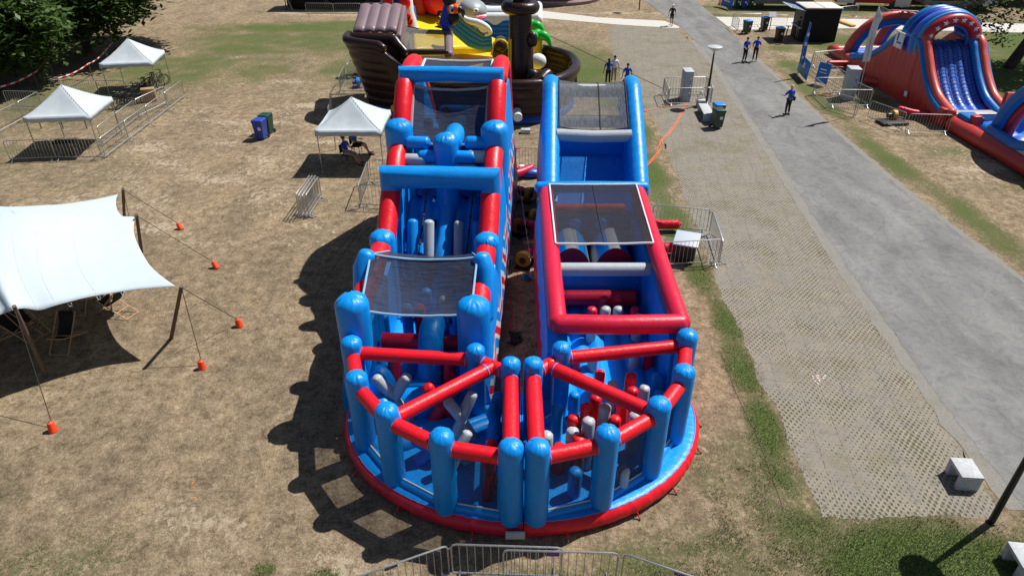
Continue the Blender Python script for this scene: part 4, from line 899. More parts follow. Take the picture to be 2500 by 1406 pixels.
# ------------------------------------------------------------------ people
def skin_mesh(name, J, E_, mat, par, sub=1, root=0):
    """J: joints (pos, radius); E_: edges; grown with a Skin modifier"""
    me = bpy.data.meshes.new('tmp'); me.from_pydata([tuple(j[0]) for j in J], E_, []); o = bpy.data.objects.new('tmp', me); COL.objects.link(o)
    sk = o.modifiers.new('s', 'SKIN'); sk.use_smooth_shade = True; ss = o.modifiers.new('b', 'SUBSURF'); ss.levels = sub; ss.render_levels = sub
    lay = me.skin_vertices[0].data if me.skin_vertices else None
    if lay is None:
        bm = bmesh.new(); bm.from_mesh(me); bm.verts.layers.skin.verify(); bm.to_mesh(me); bm.free(); lay = me.skin_vertices[0].data
    for i, j in enumerate(J):
        r = j[1]; lay[i].radius = r if isinstance(r, tuple) else (r, r); lay[i].use_root = (i == root)
    bpy.context.view_layer.update(); dg = bpy.context.evaluated_depsgraph_get(); nm = bpy.data.meshes.new_from_object(o.evaluated_get(dg)); nm.name = name
    bpy.data.objects.remove(o); bpy.data.meshes.remove(me); nm.materials.clear(); nm.materials.append(mat)
    for pl in nm.polygons: pl.use_smooth = True
    ob = bpy.data.objects.new(name, nm); COL.objects.link(ob); ob.parent = par; return ob
def person(label, px, py, face, pose='stand', h=1.75, shirt=SHIRT, trou=TROU, hair=HAIRD, short=False, arms=((.12, 0), (.12, 0)), lean=0.0, hairlen=0, bag=False, cap=None, loc=None, group=None):
    """face: heading of the person in radians (0 = towards +x). Body frame: f forward, l left."""
    p = Vector(loc) if loc else P(px, py); t = thing('person', label, 'person', p, face-pi/2, group, world=False); k = h/1.75
    F_ = Vector((0, 1, 0)); L_ = Vector((-1, 0, 0)); U = Vector((0, 0, 1)); J = {}
    if pose in ('stand', 'walk'):
        hip = U*.92; a = .0 if pose == 'stand' else .22
        for s, n in ((1, 'l'), (-1, 'r')):
            J['hip'+n] = hip+L_*s*.09; fw = a*s; J['knee'+n] = L_*s*.105+U*.50+F_*(fw*.55+.02); J['ank'+n] = L_*s*.12+U*(.09 if fw >= 0 else .13)+F_*(fw-.02); J['toe'+n] = J['ank'+n]+F_*.17-U*(.055 if fw >= 0 else .09)
    else:
        hip = U*.50
        for s, n in ((1, 'l'), (-1, 'r')):
            J['hip'+n] = hip+L_*s*.10; J['knee'+n] = L_*s*.13+U*.50+F_*.42; q = .42+(.18 if s > 0 else .30); J['ank'+n] = L_*s*.13+U*.10+F_*q; J['toe'+n] = J['ank'+n]+F_*.17-U*.04
    up = (U+F_*lean).normalized()
    J['pel'] = hip+up*.04; J['wai'] = hip+up*.20; J['che'] = hip+up*.40; J['nk0'] = hip+up*.53; J['nk1'] = hip+up*.61; J['hd0'] = hip+up*.66+F_*.015; J['hd1'] = hip+up*.74+F_*.02; J['hd2'] = hip+up*.81+F_*.005
    for (out, fwd), s, n in zip(arms, (1, -1), 'lr'):
        sh = hip+up*.49+L_*s*.18; J['sh'+n] = sh; J['el'+n] = sh+L_*s*.07-U*.26+F_*fwd*.10+L_*s*out*.3; J['wr'+n] = J['el'+n]-U*(.23-.30*min(1, fwd))+F_*(.03+.22*fwd)+L_*s*(out*.25-(.14*fwd))
        J['pa'+n] = J['wr'+n]+(J['wr'+n]-J['el'+n]).normalized()*.07
    J = {a: b*k for a, b in J.items()}
    names = ['pel', 'wai', 'che', 'nk0', 'nk1', 'hd0', 'hd1', 'hd2']; Rd = {'pel': (.125, .10), 'wai': (.115, .085), 'che': (.135, .10), 'nk0': .07, 'nk1': .05, 'hd0': .065, 'hd1': (.074, .088), 'hd2': (.06, .07)}
    for n in 'lr':
        names += [x+n for x in ('hip', 'knee', 'ank', 'toe', 'sh', 'el', 'wr', 'pa')]; Rd.update({'hip'+n: .085, 'knee'+n: .055, 'ank'+n: .038, 'toe'+n: .03, 'sh'+n: .052, 'el'+n: .04, 'wr'+n: .027, 'pa'+n: (.034, .018)})
    ix = {n: i for i, n in enumerate(names)}; JJ = [(J[n], tuple(v*k for v in Rd[n]) if isinstance(Rd[n], tuple) else Rd[n]*k) for n in names]
    E_ = [('pel', 'wai'), ('wai', 'che'), ('che', 'nk0'), ('nk0', 'nk1'), ('nk1', 'hd0'), ('hd0', 'hd1'), ('hd1', 'hd2')]
    for n in 'lr': E_ += [('pel', 'hip'+n), ('hip'+n, 'knee'+n), ('knee'+n, 'ank'+n), ('ank'+n, 'toe'+n), ('nk0', 'sh'+n), ('sh'+n, 'el'+n), ('el'+n, 'wr'+n), ('wr'+n, 'pa'+n)]
    E_ = [(ix[a], ix[b]) for a, b in E_]
    for n, s in (('l', 1), ('r', -1)):   # fingers
        d = (J['pa'+n]-J['wr'+n]).normalized(); w = d.cross(F_); w = w.normalized() if w.length > .1 else L_
        for q, ln in ((-1.5, .055), (-.5, .068), (.5, .072), (1.5, .062)):
            a0 = len(JJ); JJ.append((J['pa'+n]+d*.03+w*q*.016, .009)); JJ.append((J['pa'+n]+d*(.03+ln)+w*q*.019+F_*.015, .007)); E_ += [(ix['pa'+n], a0), (a0, a0+1)]
        a0 = len(JJ); JJ.append((J['pa'+n]+w*.04+F_*.02, .010)); E_.append((ix['wr'+n], a0))
    body = skin_mesh('body', JJ, E_, SKIN, t)
    def cloth(nm, seq, edges, mat, g):
        i2 = {n: i for i, n in enumerate(seq)}; jj = []
        for n in seq:
            q = J[n] if n in J else None
            r = Rd[n]; jj.append((q, tuple(v*k+g for v in r) if isinstance(r, tuple) else r*k+g))
        return skin_mesh(nm, jj, [(i2[a], i2[b]) for a, b in edges], mat, body)
    for n in 'lr':
        J['sl'+n] = J['sh'+n].lerp(J['el'+n], .75); Rd['sl'+n] = .055; J['th'+n] = J['hip'+n].lerp(J['knee'+n], .85); Rd['th'+n] = .075; J['an'+n] = J['ank'+n].lerp(J['knee'+n], .12); Rd['an'+n] = .045
    J['low'] = J['pel']-U*.06; Rd['low'] = (.145, .115)
    cloth('shirt', ['wai', 'low', 'che', 'nk0', 'shl', 'sll', 'shr', 'slr'], [('low', 'wai'), ('wai', 'che'), ('che', 'nk0'), ('nk0', 'shl'), ('shl', 'sll'), ('nk0', 'shr'), ('shr', 'slr')], shirt, .022)
    if short: cloth('shorts', ['pel', 'hipl', 'thl', 'hipr', 'thr'], [('pel', 'hipl'), ('hipl', 'thl'), ('pel', 'hipr'), ('hipr', 'thr')], trou, .016)
    else: cloth('trousers', ['pel', 'hipl', 'kneel', 'anl', 'hipr', 'kneer', 'anr'], [('pel', 'hipl'), ('hipl', 'kneel'), ('kneel', 'anl'), ('pel', 'hipr'), ('hipr', 'kneer'), ('kneer', 'anr')], trou, .014)
    for n in 'lr': MB().tube([J['ank'+n]-F_*.06-U*.04, J['ank'+n]-U*.04, J['toe'+n]-U*.01+F_*.03], [.045, .05, .038], 8, 'round').build('shoe', BLACK, body)
    hc = J['hd1']+U*.035*k-F_*.022; m = MB(); m.ball(hc, (.088, .098, .088)); 
    if hairlen: m.tube([hc-F_*.05, hc-F_*.09-U*.15, hc-F_*.10-U*(.15+hairlen)], [.07, .07, .035], 10, 'round')
    m.build('hair', hair, body)
    if cap: MB().ball(hc+U*.02, (.097, .107, .085)).build('cap', cap, body)
    for s in (-1, 1): MB().ball(J['hd1']+L_*s*.032*k+F_*.088*k, .011, u=6, v=5).build('eye', BLACK, body); MB().ball(J['hd1']+L_*s*.082*k, (.012, .02, .03), u=6, v=5).build('ear', SKIN, body)
    MB().ball(J['hd1']+F_*.098*k-U*.018, (.013, .02, .02), u=6, v=5).build('nose', SKIN, body)
    if bag:
        b = thing('shoulder_bag', 'dark shoulder bag carried by the person on the road', 'bag', p, face-pi/2, world=False); MB().box(J['pel']+L_*bag*.24+U*.02, (.10, .30, .24), bev=.03).build('bag_body', BLACK, b); MB().tube([J['pel']+L_*bag*.24+U*.12, J['sh'+'l'], J['pel']+L_*bag*.24+U*.12+F_*.05], .012, 5).build('strap', BLACK, b)
    return t
person('person in black with white cap walking away up the road, holding dark clothing', 1638, 64, 1.2, 'walk', shirt=TROU, trou=TROU, short=True, hair=HAIRW, cap=WHITEP)
person('left of two people in blue shirts standing side by side on the road edge', 1816, 152, -1.2, h=1.72, arms=((.1, .5), (.1, .5)))
person('right of two people in blue shirts on the road edge, head bowed', 1841, 151, -2.0, h=1.74, short=False, arms=((.1, .7), (.1, .7)), hairlen=.02)
person('person with pale hair, blue shirt and dark bag standing on the road', 1920, 281, 1.9, h=1.70, hair=HAIRW, arms=((.35, .75), (.1, .4)), bag=-1)
person('person in blue shirt with long dark hair behind the grey netted slide', 1483, 208, 1.6, hairlen=.25, h=1.68)
person('person in white shirt and pale trousers behind the grey netted slide', 1497, 203, -1.6, shirt=WHITEP, trou=BEIGE, h=1.75)
person('person in blue shirt standing alone to the right behind the netted slide', 1528, 222, 1.6, h=1.7)
person('person in pale shorts standing at the kiosk counter in shade', 1944, 97, .4, trou=BEIGE, short=True, shirt=plain('navy_shirt', (.01, .02, .08), .8), arms=((.1, .9), (.1, .9)))
def folding_seat(label, x, y, rz):
    c = thing('folding_chair', label, 'chair', (x, y, 0), rz, world=False)
    MB().box((0, 0, .42), (.46, .44, .04), bev=.01).build('seat', BLACK, c); MB().box((0, -.24, .72), (.46, .04, .42), bev=.01).build('backrest', BLACK, c)
    for sx in (-1, 1):
        for sy in (-1, 1): MB().tube([(sx*.2, sy*.2, 0), (sx*.2, sy*.18, .42)], .015, 6).build('leg', BLKMET, c)
for lab, lab2, px, py, fa, kw in (('person in blue shirt, cap and pale shorts sitting at left under the middle canopy', 'black chair carrying the person with the cap', 850, 397, -.35, dict(trou=BEIGE, short=True, cap=BLACK)), ('person in blue shirt and dark shorts reclining under the middle canopy', 'black chair carrying the reclining person', 872, 375, -.1, dict(trou=TROU, short=True))):
    q = P(px, py); folding_seat(lab2, q.x, q.y, fa-pi/2); person(lab, 0, 0, fa, 'sit', loc=(q.x, q.y, 0), lean=-.18, arms=((.1, .7), (.1, .7)), **kw)
def Q(px, py, y):
    """world point seen at (px, py) that stands at distance y"""
    a = PITCH-math.atan((py-703)/-FPX)*1.0
    dz = -(py-703)/FPX; c, s = cos(PITCH), sin(PITCH); d = Vector(((px-1250)/FPX, c+dz*s, -s+dz*c)); t = y/d.y
    return Vector((d.x*t, y, CAMH+d.z*t))
def tri(name, pts, y, th, mat, par, bev=.03):
    poly = [Q(a, b, y) for a, b in pts]; return MB().prism(poly, (0, th, 0), bev=bev).build(name, mat, par)
# ------------------------------------------------------------------ inflatable ship
SH = thing('inflatable_ship', 'dark brown inflatable pirate ship play castle behind the left lane', 'inflatable', (-2.5, 42, 0))
OUT = crv([(-8.3, 41, 0), (-8.15, 39.6, 0), (-6.6, 38.7, 0), (-4, 38.0, 0), (-1, 37.4, 0), (1.2, 37.5, 0), (2.7, 38.8, 0), (3.45, 41.0, 0), (3.2, 43.4, 0), (1.6, 45.2, 0)], 8)
nO = len(OUT)-1
def topz(x): return 4.0 if x < -6.4 else lerp(4.0, 2.15, sm(-6.4, -5.2, x))
def hull(u, v):
    k = min(nO-.001, u*nO); i = int(k); p = OUT[i].lerp(OUT[i+1], k-i); z = v*topz(p.x); c = Vector((-2.2, 42, 0)); d = (p-c).normalized()
    lean = .12*z+(.17*max(0, z-1) if p.x < -6 else 0); bul = .055*abs(sin(z*pi/.5)); q = p+d*(lean+bul); q.z = z; return q
m = MB().grid(hull, 80, 32); m.build('hull', BROWN, SH, angle=70, solid=.25)
def rail(u0, u1, n=30, r=.22): return [hull(lerp(u0, u1, i/n), 1)+V(0, 0, .05) for i in range(n+1)]
us = [i/400 for i in range(401)]; ub = max(u for u in us if hull(u, .2).x < -6.3)
MB().tube(rail(.02, ub, 20), .25, 14, 'round').build('rail', BROWN, SH); MB().tube(rail(ub+.09, .98, 50), .30, 16, 'round').build('rail', BROWN, SH)
MB().tube([hull(u/40, .03)+V(0, -.15, .1) for u in range(6, 36)], .28, 12, 'round').build('base_rim', DKBLUE, SH)
# stern castle
def roof(u, v):
    x = lerp(-8.95, -6.55, u); y = lerp(40.3, 43.2, v); return Vector((x, y, lerp(4.25, 5.15, v)+.10*abs(sin(pi*u*4))))
MB().grid(roof, 32, 6).build('stern_roof', MAUVE, SH, angle=70, solid=.15)
MB().prism([(-9.0, 40.4, 4.1), (-9.0, 43.4, 5.2), (-9.0, 43.4, 1), (-8.6, 40.4, 1)], (.35, 0, 0), bev=.1).build('stern_side', BROWN, SH); MB().prism([(-6.6, 40.4, 4.1), (-6.6, 43.4, 5.2), (-6.6, 43.4, 1), (-6.6, 40.4, 1)], (.3, 0, 0), bev=.1).build('stern_side', MAUVE, SH)
MB().tube([Q(868, 94, 40.2), Q(960, 96, 40.2)], .33, 16, 'round').build('stern_beam', BROWN, SH); MB().tube([Q(880, 42, 43.3), Q(975, 46, 43.3)], .25, 16, 'round').build('stern_beam', BROWN, SH)
MB().tube([Q(962, 98, 40.0), Q(972, 112, 39.8), Q(990, 128, 39.5)], [.3, .3, .2], 12, 'round').build('stern_scroll', BROWN, SH)
a, b, c, d = Q(978, 62, 43), Q(1085, 80, 43), Q(1088, 128, 40), Q(975, 128, 39.6)
sagnet(d, c, b, a, .12, SH, NETG, 'castle_net', wr=.03, web=BROWN)
MB().tube([Q(985, 66, 43), Q(1000, 76, 43), Q(1085, 80, 43)], .14, 12, 'round').build('castle_beam', MAUVE, SH); MB().tube([Q(985, 128, 39.8), Q(1090, 128, 39.9)], .16, 12, 'round').build('castle_beam', BROWN, SH)
MB().prism([Q(912, 100, 40.4), Q(968, 94, 40.4), Q(1000, 128, 40.4), Q(1000, 160, 40.4), Q(912, 160, 40.4)], (0, .5, 0), bev=.08).build('castle_wall', BROWN, SH); MB().prism([Q(962, 50, 43.2), Q(990, 72, 43.2), Q(1004, 135, 42.6), Q(955, 150, 42.6)], (0, .4, 0), bev=.08).build('castle_wall', BROWN, SH); MB().tube([Q(1095, 82, 43.2), Q(1096, 135, 40)], .26, 14, 'round').build('castle_post', MAUVE, SH)
MB().box((-6.2, 40.6, 1.4), (.5, 2.6, 2.8), bev=.12).build('castle_wall', BROWN, SH); MB().box((-2.2, 41.9, .35), (9.5, 7.2, .7), bev=.2, seg=3).build('deck', YEL, SH)
ms = V(.45, 38.9, 0); o = MB().tube([ms+V(.1, 0, .4), ms+V(.08, 0, 2), ms+V(.02, 0, 4), ms+V(0, 0, 5.7)], [.68, .72, .66, .60], 24, 'round').build('mast', BROWN, SH)
MB().tube([ms+V(.72*cos(2*pi*i/28), .72*sin(2*pi*i/28), 5.85) for i in range(28)], .32, 16, closed=True).build('crows_nest', BROWN, SH)
MB().tube([ms+V(0, 0, 5.7), ms+V(0, 0, 9)], .42, 18, 'round').build('mast', BROWN, SH)
MB().ball(ms+V(.66, -.4, 4.25), (.30, .28, .42)).build('mast_knob', BROWN, SH)
MB().tube([ms+V(.8, -.3, 2.0), ms+V(.9, -.35, .3)], .35, 16, 'round').build('mast_brace', BROWN, SH); MB().ball(ms+V(.7, -.55, 2.3), (.42, .3, .42)).build('mast_knob', BLACKV, SH)
for x in (-.62, -.52): MB().tube([ms+V(x, -.55, .4), ms+V(x, -.6, 4.3)], .05, 8, 'round').build('mast_stripe', YEL, SH)
MB().prism([Q(1290, 75, 39.6), Q(1300, 85, 39.6), Q(1304, 110, 39.6), Q(1303, 135, 39.6), Q(1297, 155, 39.6), Q(1292, 130, 39.6)], (0, .25, 0), bev=.05).build('sail', plain('sail_cloth', (.36, .34, .29), .8), SH)
MB().ball(Q(1313, 150, 41.5), (.52, .4, .45)).build('bow_ball', WHITE, SH)
p = Q(1262, 275, 36.9); MB().tube([p+V(0, .5, 0), p+V(0.02, -.2, -.02), p+V(.05, -.6, -.1)], [.22, .24, .25], 16, 'flat').build('cannon', WHITE, SH)
MB().box(Q(1283, 235, 37.2), (.7, .1, .45)).build('gun_port', BLACKV, SH)
MB().tube([Q(1397, 158, 41), Q(1401, 205, 41)], .22, 12, 'round').build('bow_post', BROWN, SH)
MB().tube([Q(1300, 215, 37.4), Q(1322, 195, 37.6), Q(1338, 180, 38.0)], [.42, .45, .3], 14, 'round').build('bow_scroll', BROWN, SH)
# treasure chest
CH = thing('inflatable_chest', 'brown rounded treasure chest with yellow edging on the yellow play floor', 'chest', (-.9, 50, 0)); c = Q(1222, 118, 48)
MB().tube([c+V(0, -.2, .15), c+V(0, 1.0, .15)], .45, 18, 'round').build('lid', BROWN, CH); MB().box(c+V(0, .4, -.3), (1.15, 1.2, .6), bev=.1).build('chest_body', BROWN, CH); MB().tube([c+V(.52*cos(a), -.27, .1+.5*sin(a)) for a in [pi*i/10 for i in range(11)]]+[c+V(-.62, -.27, -.4)], .07, 8).build('edging', YEL, CH)
# yellow slide and wave wall
YS = thing('inflatable_playground', 'yellow slide with striped blue wave wall and white curling crest behind the ship', 'inflatable', (-3, 50, 0))
A, B, Cc, D = Q(1005, 22, 52), Q(1108, 52, 52), Q(1245, 118, 49.5), Q(1010, 130, 44.5)
def ys(u, v): p = D.lerp(Cc, u).lerp(A.lerp(B, u), v); p.z += .35*(v*v-v)+.03*sin(u*18); return p
MB().grid(ys, 30, 20).build('slide_surface', YEL, YS, solid=.5)
def wv(u, v):   # wave wall: lower edge and upper edge curves
    lo = [(1085, 50), (1112, 80), (1145, 108), (1175, 118), (1202, 116)]; hi = [(1108, 22), (1130, 45), (1155, 62), (1178, 80), (1199, 76)]
    def c_(L, u): k = min(3.999, u*4); i = int(k); return (lerp(L[i][0], L[i+1][0], k-i), lerp(L[i][1], L[i+1][1], k-i))
    a = c_(lo, u); b = c_(hi, u); y = 46.4+.3*u-.14*abs(sin(v*pi*4)); return Q(lerp(a[0], b[0], v), lerp(a[1], b[1], v), y)
MB().box((-3.6, 48.8, .32), (9.0, 7.0, .6), bev=.15, seg=3).build('floor', YEL, YS)
WMAT = vinyl('vinyl_wave_stripe', (.085, .16, .20))
MB().grid(wv, 24, 24, mf=lambda u, v: 1 if (int(v*12) % 4 == 2 and u < .93) else 0).build('wave_wall', [MIDBLUE, WMAT], YS, angle=80, solid=.4)
crest = crv([Q(1118, 32, 46.3), Q(1136, 47, 46.3), Q(1150, 53, 46.2), Q(1168, 57, 46.1), Q(1188, 67, 46), Q(1197, 80, 46), Q(1186, 86, 46)], 5)
MB().tube(crest, [.10+.12*sin(pi*min(1, i/(len(crest)-1)*1.1)) for i in range(len(crest))], 12, 'round').build('wave_crest', WHITE, YS); MB().ball(Q(1174, 71, 46.5), (.55, .2, .30), M=Matrix.Rotation(.5, 4, 'Y')).build('wave_crest', WHITE, YS)
# pool wall
PW = thing('inflatable_pool', 'blue walled inflatable pool with white scalloped rim behind the wave', 'inflatable', (-1, 58, 0))
m = MB()
for k in range(5): m.tube([V(-4.5, 56.4, .2+.35*k), V(2.0, 56.2, .2+.35*k)], .24, 14, 'round')
m.build('pool_wall', MIDBLUE, PW)
def sc(u, v): x = lerp(-4.6, 2.1, u); a = lerp(-.9, 1.9, v) ; r = .34; yy = 56.3-r*cos(a*1.0) if a > 0 else 56.3-r; zz = 2.05+r*sin(a) if a > 0 else 2.05+a*(.32+.22*sin(x*3.6)); return Vector((x, yy, zz))
MB().grid(sc, 60, 14).build('scalloped_rim', WHITE, PW, angle=60, solid=.05)
MB().tube([V(2.0, 56.2, 1.9), V(2.2, 62, 1.9)], .4, 14, 'round').build('pool_wall', WHITE, PW); MB().box((-1.3, 59.4, .3), (6.2, 6, .5), bev=.1).build('pool_floor', DKBLUE, PW); MB().tube([V(-4.5, 56.8, 1.0), V(-4.5, 62.5, 1.0)], .7, 14, 'round').build('pool_wall', MIDBLUE, PW); MB().tube([V(-4.5, 62.6, 1.2), V(2.2, 62.6, 1.2)], .6, 14, 'round').build('pool_wall', WHITE, PW)
# shark
SK = thing('inflatable_shark', 'grey inflatable shark head with open pink mouth over the white rim', 'inflatable', (-3.3, 53.5, 0)); c = Q(1156, 22, 53.5); 
hd = MB().ball(c, (1.02, 1.3, .68), M=Matrix.Rotation(.22, 4, 'Y'), u=24, v=14).build('head', vinyl('vinyl_shark_grey', (.30, .34, .36)), SK)
MB().ball(c+V(.05, -.18, -.36), (.92, 1.15, .42), M=Matrix.Rotation(.1, 4, 'Y'), u=24, v=12).build('jaw', WHITE, SK); MB().ball(c+V(.35, -1.12, -.50), (.62, .35, .17), M=Matrix.Rotation(-.22, 4, 'Y')).build('mouth', vinyl('vinyl_pink', (.6, .05, .12)), SK)
for i in range(4): MB().tube([c+V(.0+.2*i, -1.46, -.64+.03*i), c+V(.0+.2*i, -1.5, -.50+.03*i)], [.05, .005], 6).build('tooth', WHITE, SK)
MB().ball(c+V(.22, -1.20, .10), (.24, .14, .14)).build('eye', WHITE, hd); MB().ball(c+V(.26, -1.32, .10), (.09, .05, .10)).build('pupil', MIDBLUE, hd)
MB().tube([c+V(-.6, .3, -.3), V(c.x-.6, c.y+1, 1)], .8, 14, 'round').build('neck', vinyl('vinyl_shark_grey', (.30, .34, .36)), SK)
# parrot
PA = thing('inflatable_parrot', 'blue inflatable parrot with orange and black beak perched on the brown post', 'inflatable', (-4.2, 43.5, 0)); Y0 = 43.3
b = MB().tube(crv([Q(1082, 74, Y0), Q(1090, 62, Y0), Q(1093, 40, Y0), Q(1097, 20, Y0), Q(1100, 8, Y0)], 4), [.10, .30, .40, .44, .46, .46, .45, .42, .40, .39, .38, .38, .37, .36, .36, .34, .30], 18, 'round').build('body', vinyl('vinyl_parrot_blue', (.008, .04, .42)), PA)
MB().tube([Q(1100, 24, Y0-.3), Q(1112, 22, Y0-.4), Q(1121, 25, Y0-.4)], [.27, .26, .22], 14, 'round').build('beak', ORNG, PA); MB().tube(crv([Q(1120, 24, Y0-.4), Q(1129, 30, Y0-.4), Q(1131, 44, Y0-.4)], 4), [.24, .23, .22, .2, .17, .14, .10, .06, .03], 12, 'round').build('beak_tip', BLACKV, PA)
MB().ball(Q(1103, 24, Y0-.55), (.17, .08, .24)).build('eye', WHITE, b); MB().ball(Q(1104, 26, Y0-.64), (.07, .04, .11)).build('pupil', BLACKV, b)
MB().ball(Q(1097, 3, Y0), (.42, .4, .32)).build('hat', BLACKV, b); MB().ball(Q(1107, 46, Y0-.3), (.34, .22, .42), M=Matrix.Rotation(.5, 4, 'Y')).build('wing', BLACKV, PA); MB().ball(Q(1107, 35, Y0-.3), (.16, .12, .2)).build('throat', YEL, PA)
for x, y, mt in ((1062, 66, BLACKV), (1063, 56, YEL), (1070, 52, RED)): MB().tube([Q(1084, 66, Y0+.1), Q(x, y, Y0+.2)], [.16, .03], 8, 'round').build('tail_feather', mt, PA)
MB().tube([Q(1068, 40, Y0+.6), Q(1072, 30, Y0+.6), Q(1082, 30, Y0+.5), Q(1084, 42, Y0+.4)], .09, 8, 'round').build('wing', BLACKV, PA)
MB().ball(Q(1092, 77, Y0), (.32, .3, .18)).build('foot', CRIM, PA)
# towers, octopus, red bags
TW = thing('inflatable_tower', 'white and blue inflatable tower columns with red spots at the top of the picture', 'inflatable', (-8, 48, 0)); Y1 = 48.5
for xs, xe in ((946, 944), (1003, 988)):
    MB().tube([Q(xs, 70, Y1), Q((xs+xe)/2, 30, Y1), Q(xe, -40, Y1)], [.55, .42, .4], 16, 'round').build('column', vinyl('vinyl_pale_blue', (.36, .45, .75)) if xs < 960 else WHITE, TW)
MB().tube([Q(1012, 70, Y1+.3), Q(1005, 20, Y1+.4)], .25, 12, 'round').build('column', MIDBLUE, TW)
for x, y in ((946, 0), (989, 8)): MB().ball(Q(x, y, Y1-.35), (.36, .2, .42)).build('red_spot', RED, TW)
MB().box(Q(968, 14, Y1+.6), (1.2, .4, 3.2), bev=.1).build('back_panel', DKBLUE, TW); MB().box(Q(972, 20, Y1+.1), (.5, .2, .3), bev=.05).build('yellow_block', YEL, TW)
OC = thing('inflatable_octopus', 'red inflatable octopus arms curling below the white tower', 'inflatable', (-7.5, 47.5, 0)); Y2 = 47.2
MB().ball(Q(975, 48, Y2), (.75, .5, .5)).build('head', RED, OC)
for pts in (((975, 45), (988, 42), (998, 38), (1001, 46)), ((978, 52), (992, 52), (1003, 50), (1005, 58)), ((980, 58), (992, 62), (1000, 60), (1002, 68)), ((970, 52), (985, 68), (996, 70)), ((968, 40), (960, 36), (952, 40))):
    c = crv([Q(*p, Y2-.2) for p in pts], 4); MB().tube(c, [lerp(.24, .07, i/(len(c)-1)) for i in range(len(c))], 10, 'round').build('arm', RED, OC)
BG = thing('inflatable_gate', 'two bulging red inflatable bags hanging on the dark blue gate above the yellow slide', 'inflatable', (-6, 51, 0)); Y3 = 51
MB().tube([Q(1017, 32, Y3), Q(1018, 12, Y3), Q(1018, -30, Y3)], [.62, .68, .6], 18, 'round').build('bag', vinyl('vinyl_scarlet', (.62, .03, .01)), BG); MB().tube([Q(1064, 14, Y3), Q(1064, 0, Y3), Q(1062, -40, Y3)], [.85, 1.02, .8], 18, 'round').build('bag', RED, BG)
MB().box(Q(1041, 6, Y3+.4), (1.6, .4, 2.2), bev=.1).build('gate_panel', DKBLUE, BG); MB().box(Q(1037, 18, Y3+.05), (.6, .2, .25), bev=.04).build('gate_block', YEL, BG); MB().tube([Q(1090, 50, Y3), Q(1086, -20, Y3)], .35, 12, 'round').build('gate_post', MIDBLUE, BG); MB().tube([Q(1098, 60, Y3+1), Q(1078, 30, Y3+1), Q(1070, 10, Y3+1)], .4, 12, 'round').build('gate_post', WMAT, BG)
for k, (px, py, yy, zt) in enumerate(((1293, 70, 47.5, 0), (1308, 95, 45.0, 0))):
    PT = thing('inflatable_palm', ('farther green inflatable palm beside the mast', 'nearer green inflatable palm with yellow trunk beside the bow')[k], 'inflatable palm', (Q(px, py, yy).x, yy, 0)); q = Q(px, py, yy)
    MB().tube([V(q.x, yy, .2), V(q.x+.05, yy, 1), q+V(0, 0, -.15)], .42, 16, 'round').build('trunk', YEL, PT); MB().tube([V(q.x-.40, yy-.12, q.z-.75), V(q.x, yy-.42, q.z-.8), V(q.x+.40, yy-.12, q.z-.75)], .035, 6).build('trunk_band', BROWN, PT)
    for dx, dy, L_ in ((1, -.2, 1.0), (-.6, -.9, .8), (.4, 1, .8), (-1, .3, .8)): c = crv([q+V(-dx*.1, 0, 0), q+V(dx*.35*L_, dy*.35, .22), q+V(dx*.75*L_, dy*.7, 0), q+V(dx*1.02*L_, dy, -.62)], 4); MB().tube(c, [lerp(.26, .30, i/5) if i < 6 else lerp(.30, .03, (i-6)/(len(c)-7)) for i in range(len(c))], 12, 'round').build('leaf', GREEN, PT)
# purple blower etc.
def blower(label, p, rz, hose=None, mat=YELP, hl=None, dark=BLKMET):
    t = thing('air_blower', label, 'blower', (p.x, p.y, 0), rz, world=False)
    MB().lathe([(.18, -.12), (.29, -.10), (.30, .0), (.29, .10), (.18, .12)], (0, 0, 0), 18).build('casing', mat, t).matrix_local = Matrix.Translation((0, 0, .34)) @ Matrix.Rotation(pi/2, 4, 'Y')
    MB().tube([(.12, 0, .34), (.17, 0, .34)], .12, 14).build('inlet', BLACK, t); MB().tube([(-.1, 0, .34), (-.38, 0, .34)], .14, 12).build('motor', dark, t); MB().box((-.1, 0, .03), (.66, .55, .06), bev=.01).build('stand', dark, t)
    MB().box((0, .32, .40), (.2, .25, .2), bev=.02).build('outlet', dark, t)
    if hose:
        h = thing('air_hose', hl, 'air hose', (hose[0][0], hose[0][1], 0)); c = crv(hose, 6); MB().tube(c, [.17*(1+.04*(i % 2)) for i in range(len(c))], 14, 'round', .08).build('hose_tube', CRIM, h); q = hose[0]; MB().tube([V(*q)+(V(*hose[1])-V(*q)).normalized()*.25, V(*q)+(V(*hose[1])-V(*q)).normalized()*.29], .19, 14).build('strap', BLACK, h)
p1 = P(1278, 652); p2 = P(1304, 545); p3 = P(1262, 570); p4 = P(1290, 492); 
blower('yellow round blower lowest in the alley between the two inflatables', p1, -1.9, [(p1.x+.15, p1.y+.3, .35), (p1.x+.6, p1.y+1.0, .35), (1.25, p1.y+1.7, .4)], hl='short red air hose lowest in the alley')
blower('yellow round blower close to the crimson cage wall in the alley', p2, -.6)
blower('orange round blower against the striped left wall in the alley', p3, 2.3, [(p3.x+.2, p3.y+.1, .4), (p3.x+.8, p3.y-.15, .4), (1.2, p3.y-.6, .4)], mat=plain('orange_paint', (.6, .2, .02), .5), hl='red air hose crossing the middle of the alley')
blower('yellow round blower farther up the dark alley', p4, -.4, [(p4.x-.1, p4.y+.2, .35), (p4.x-.6, p4.y+.6, .35), (-.3, p4.y+.9, .4)], hl='dark red air hose beside the upper alley blower')
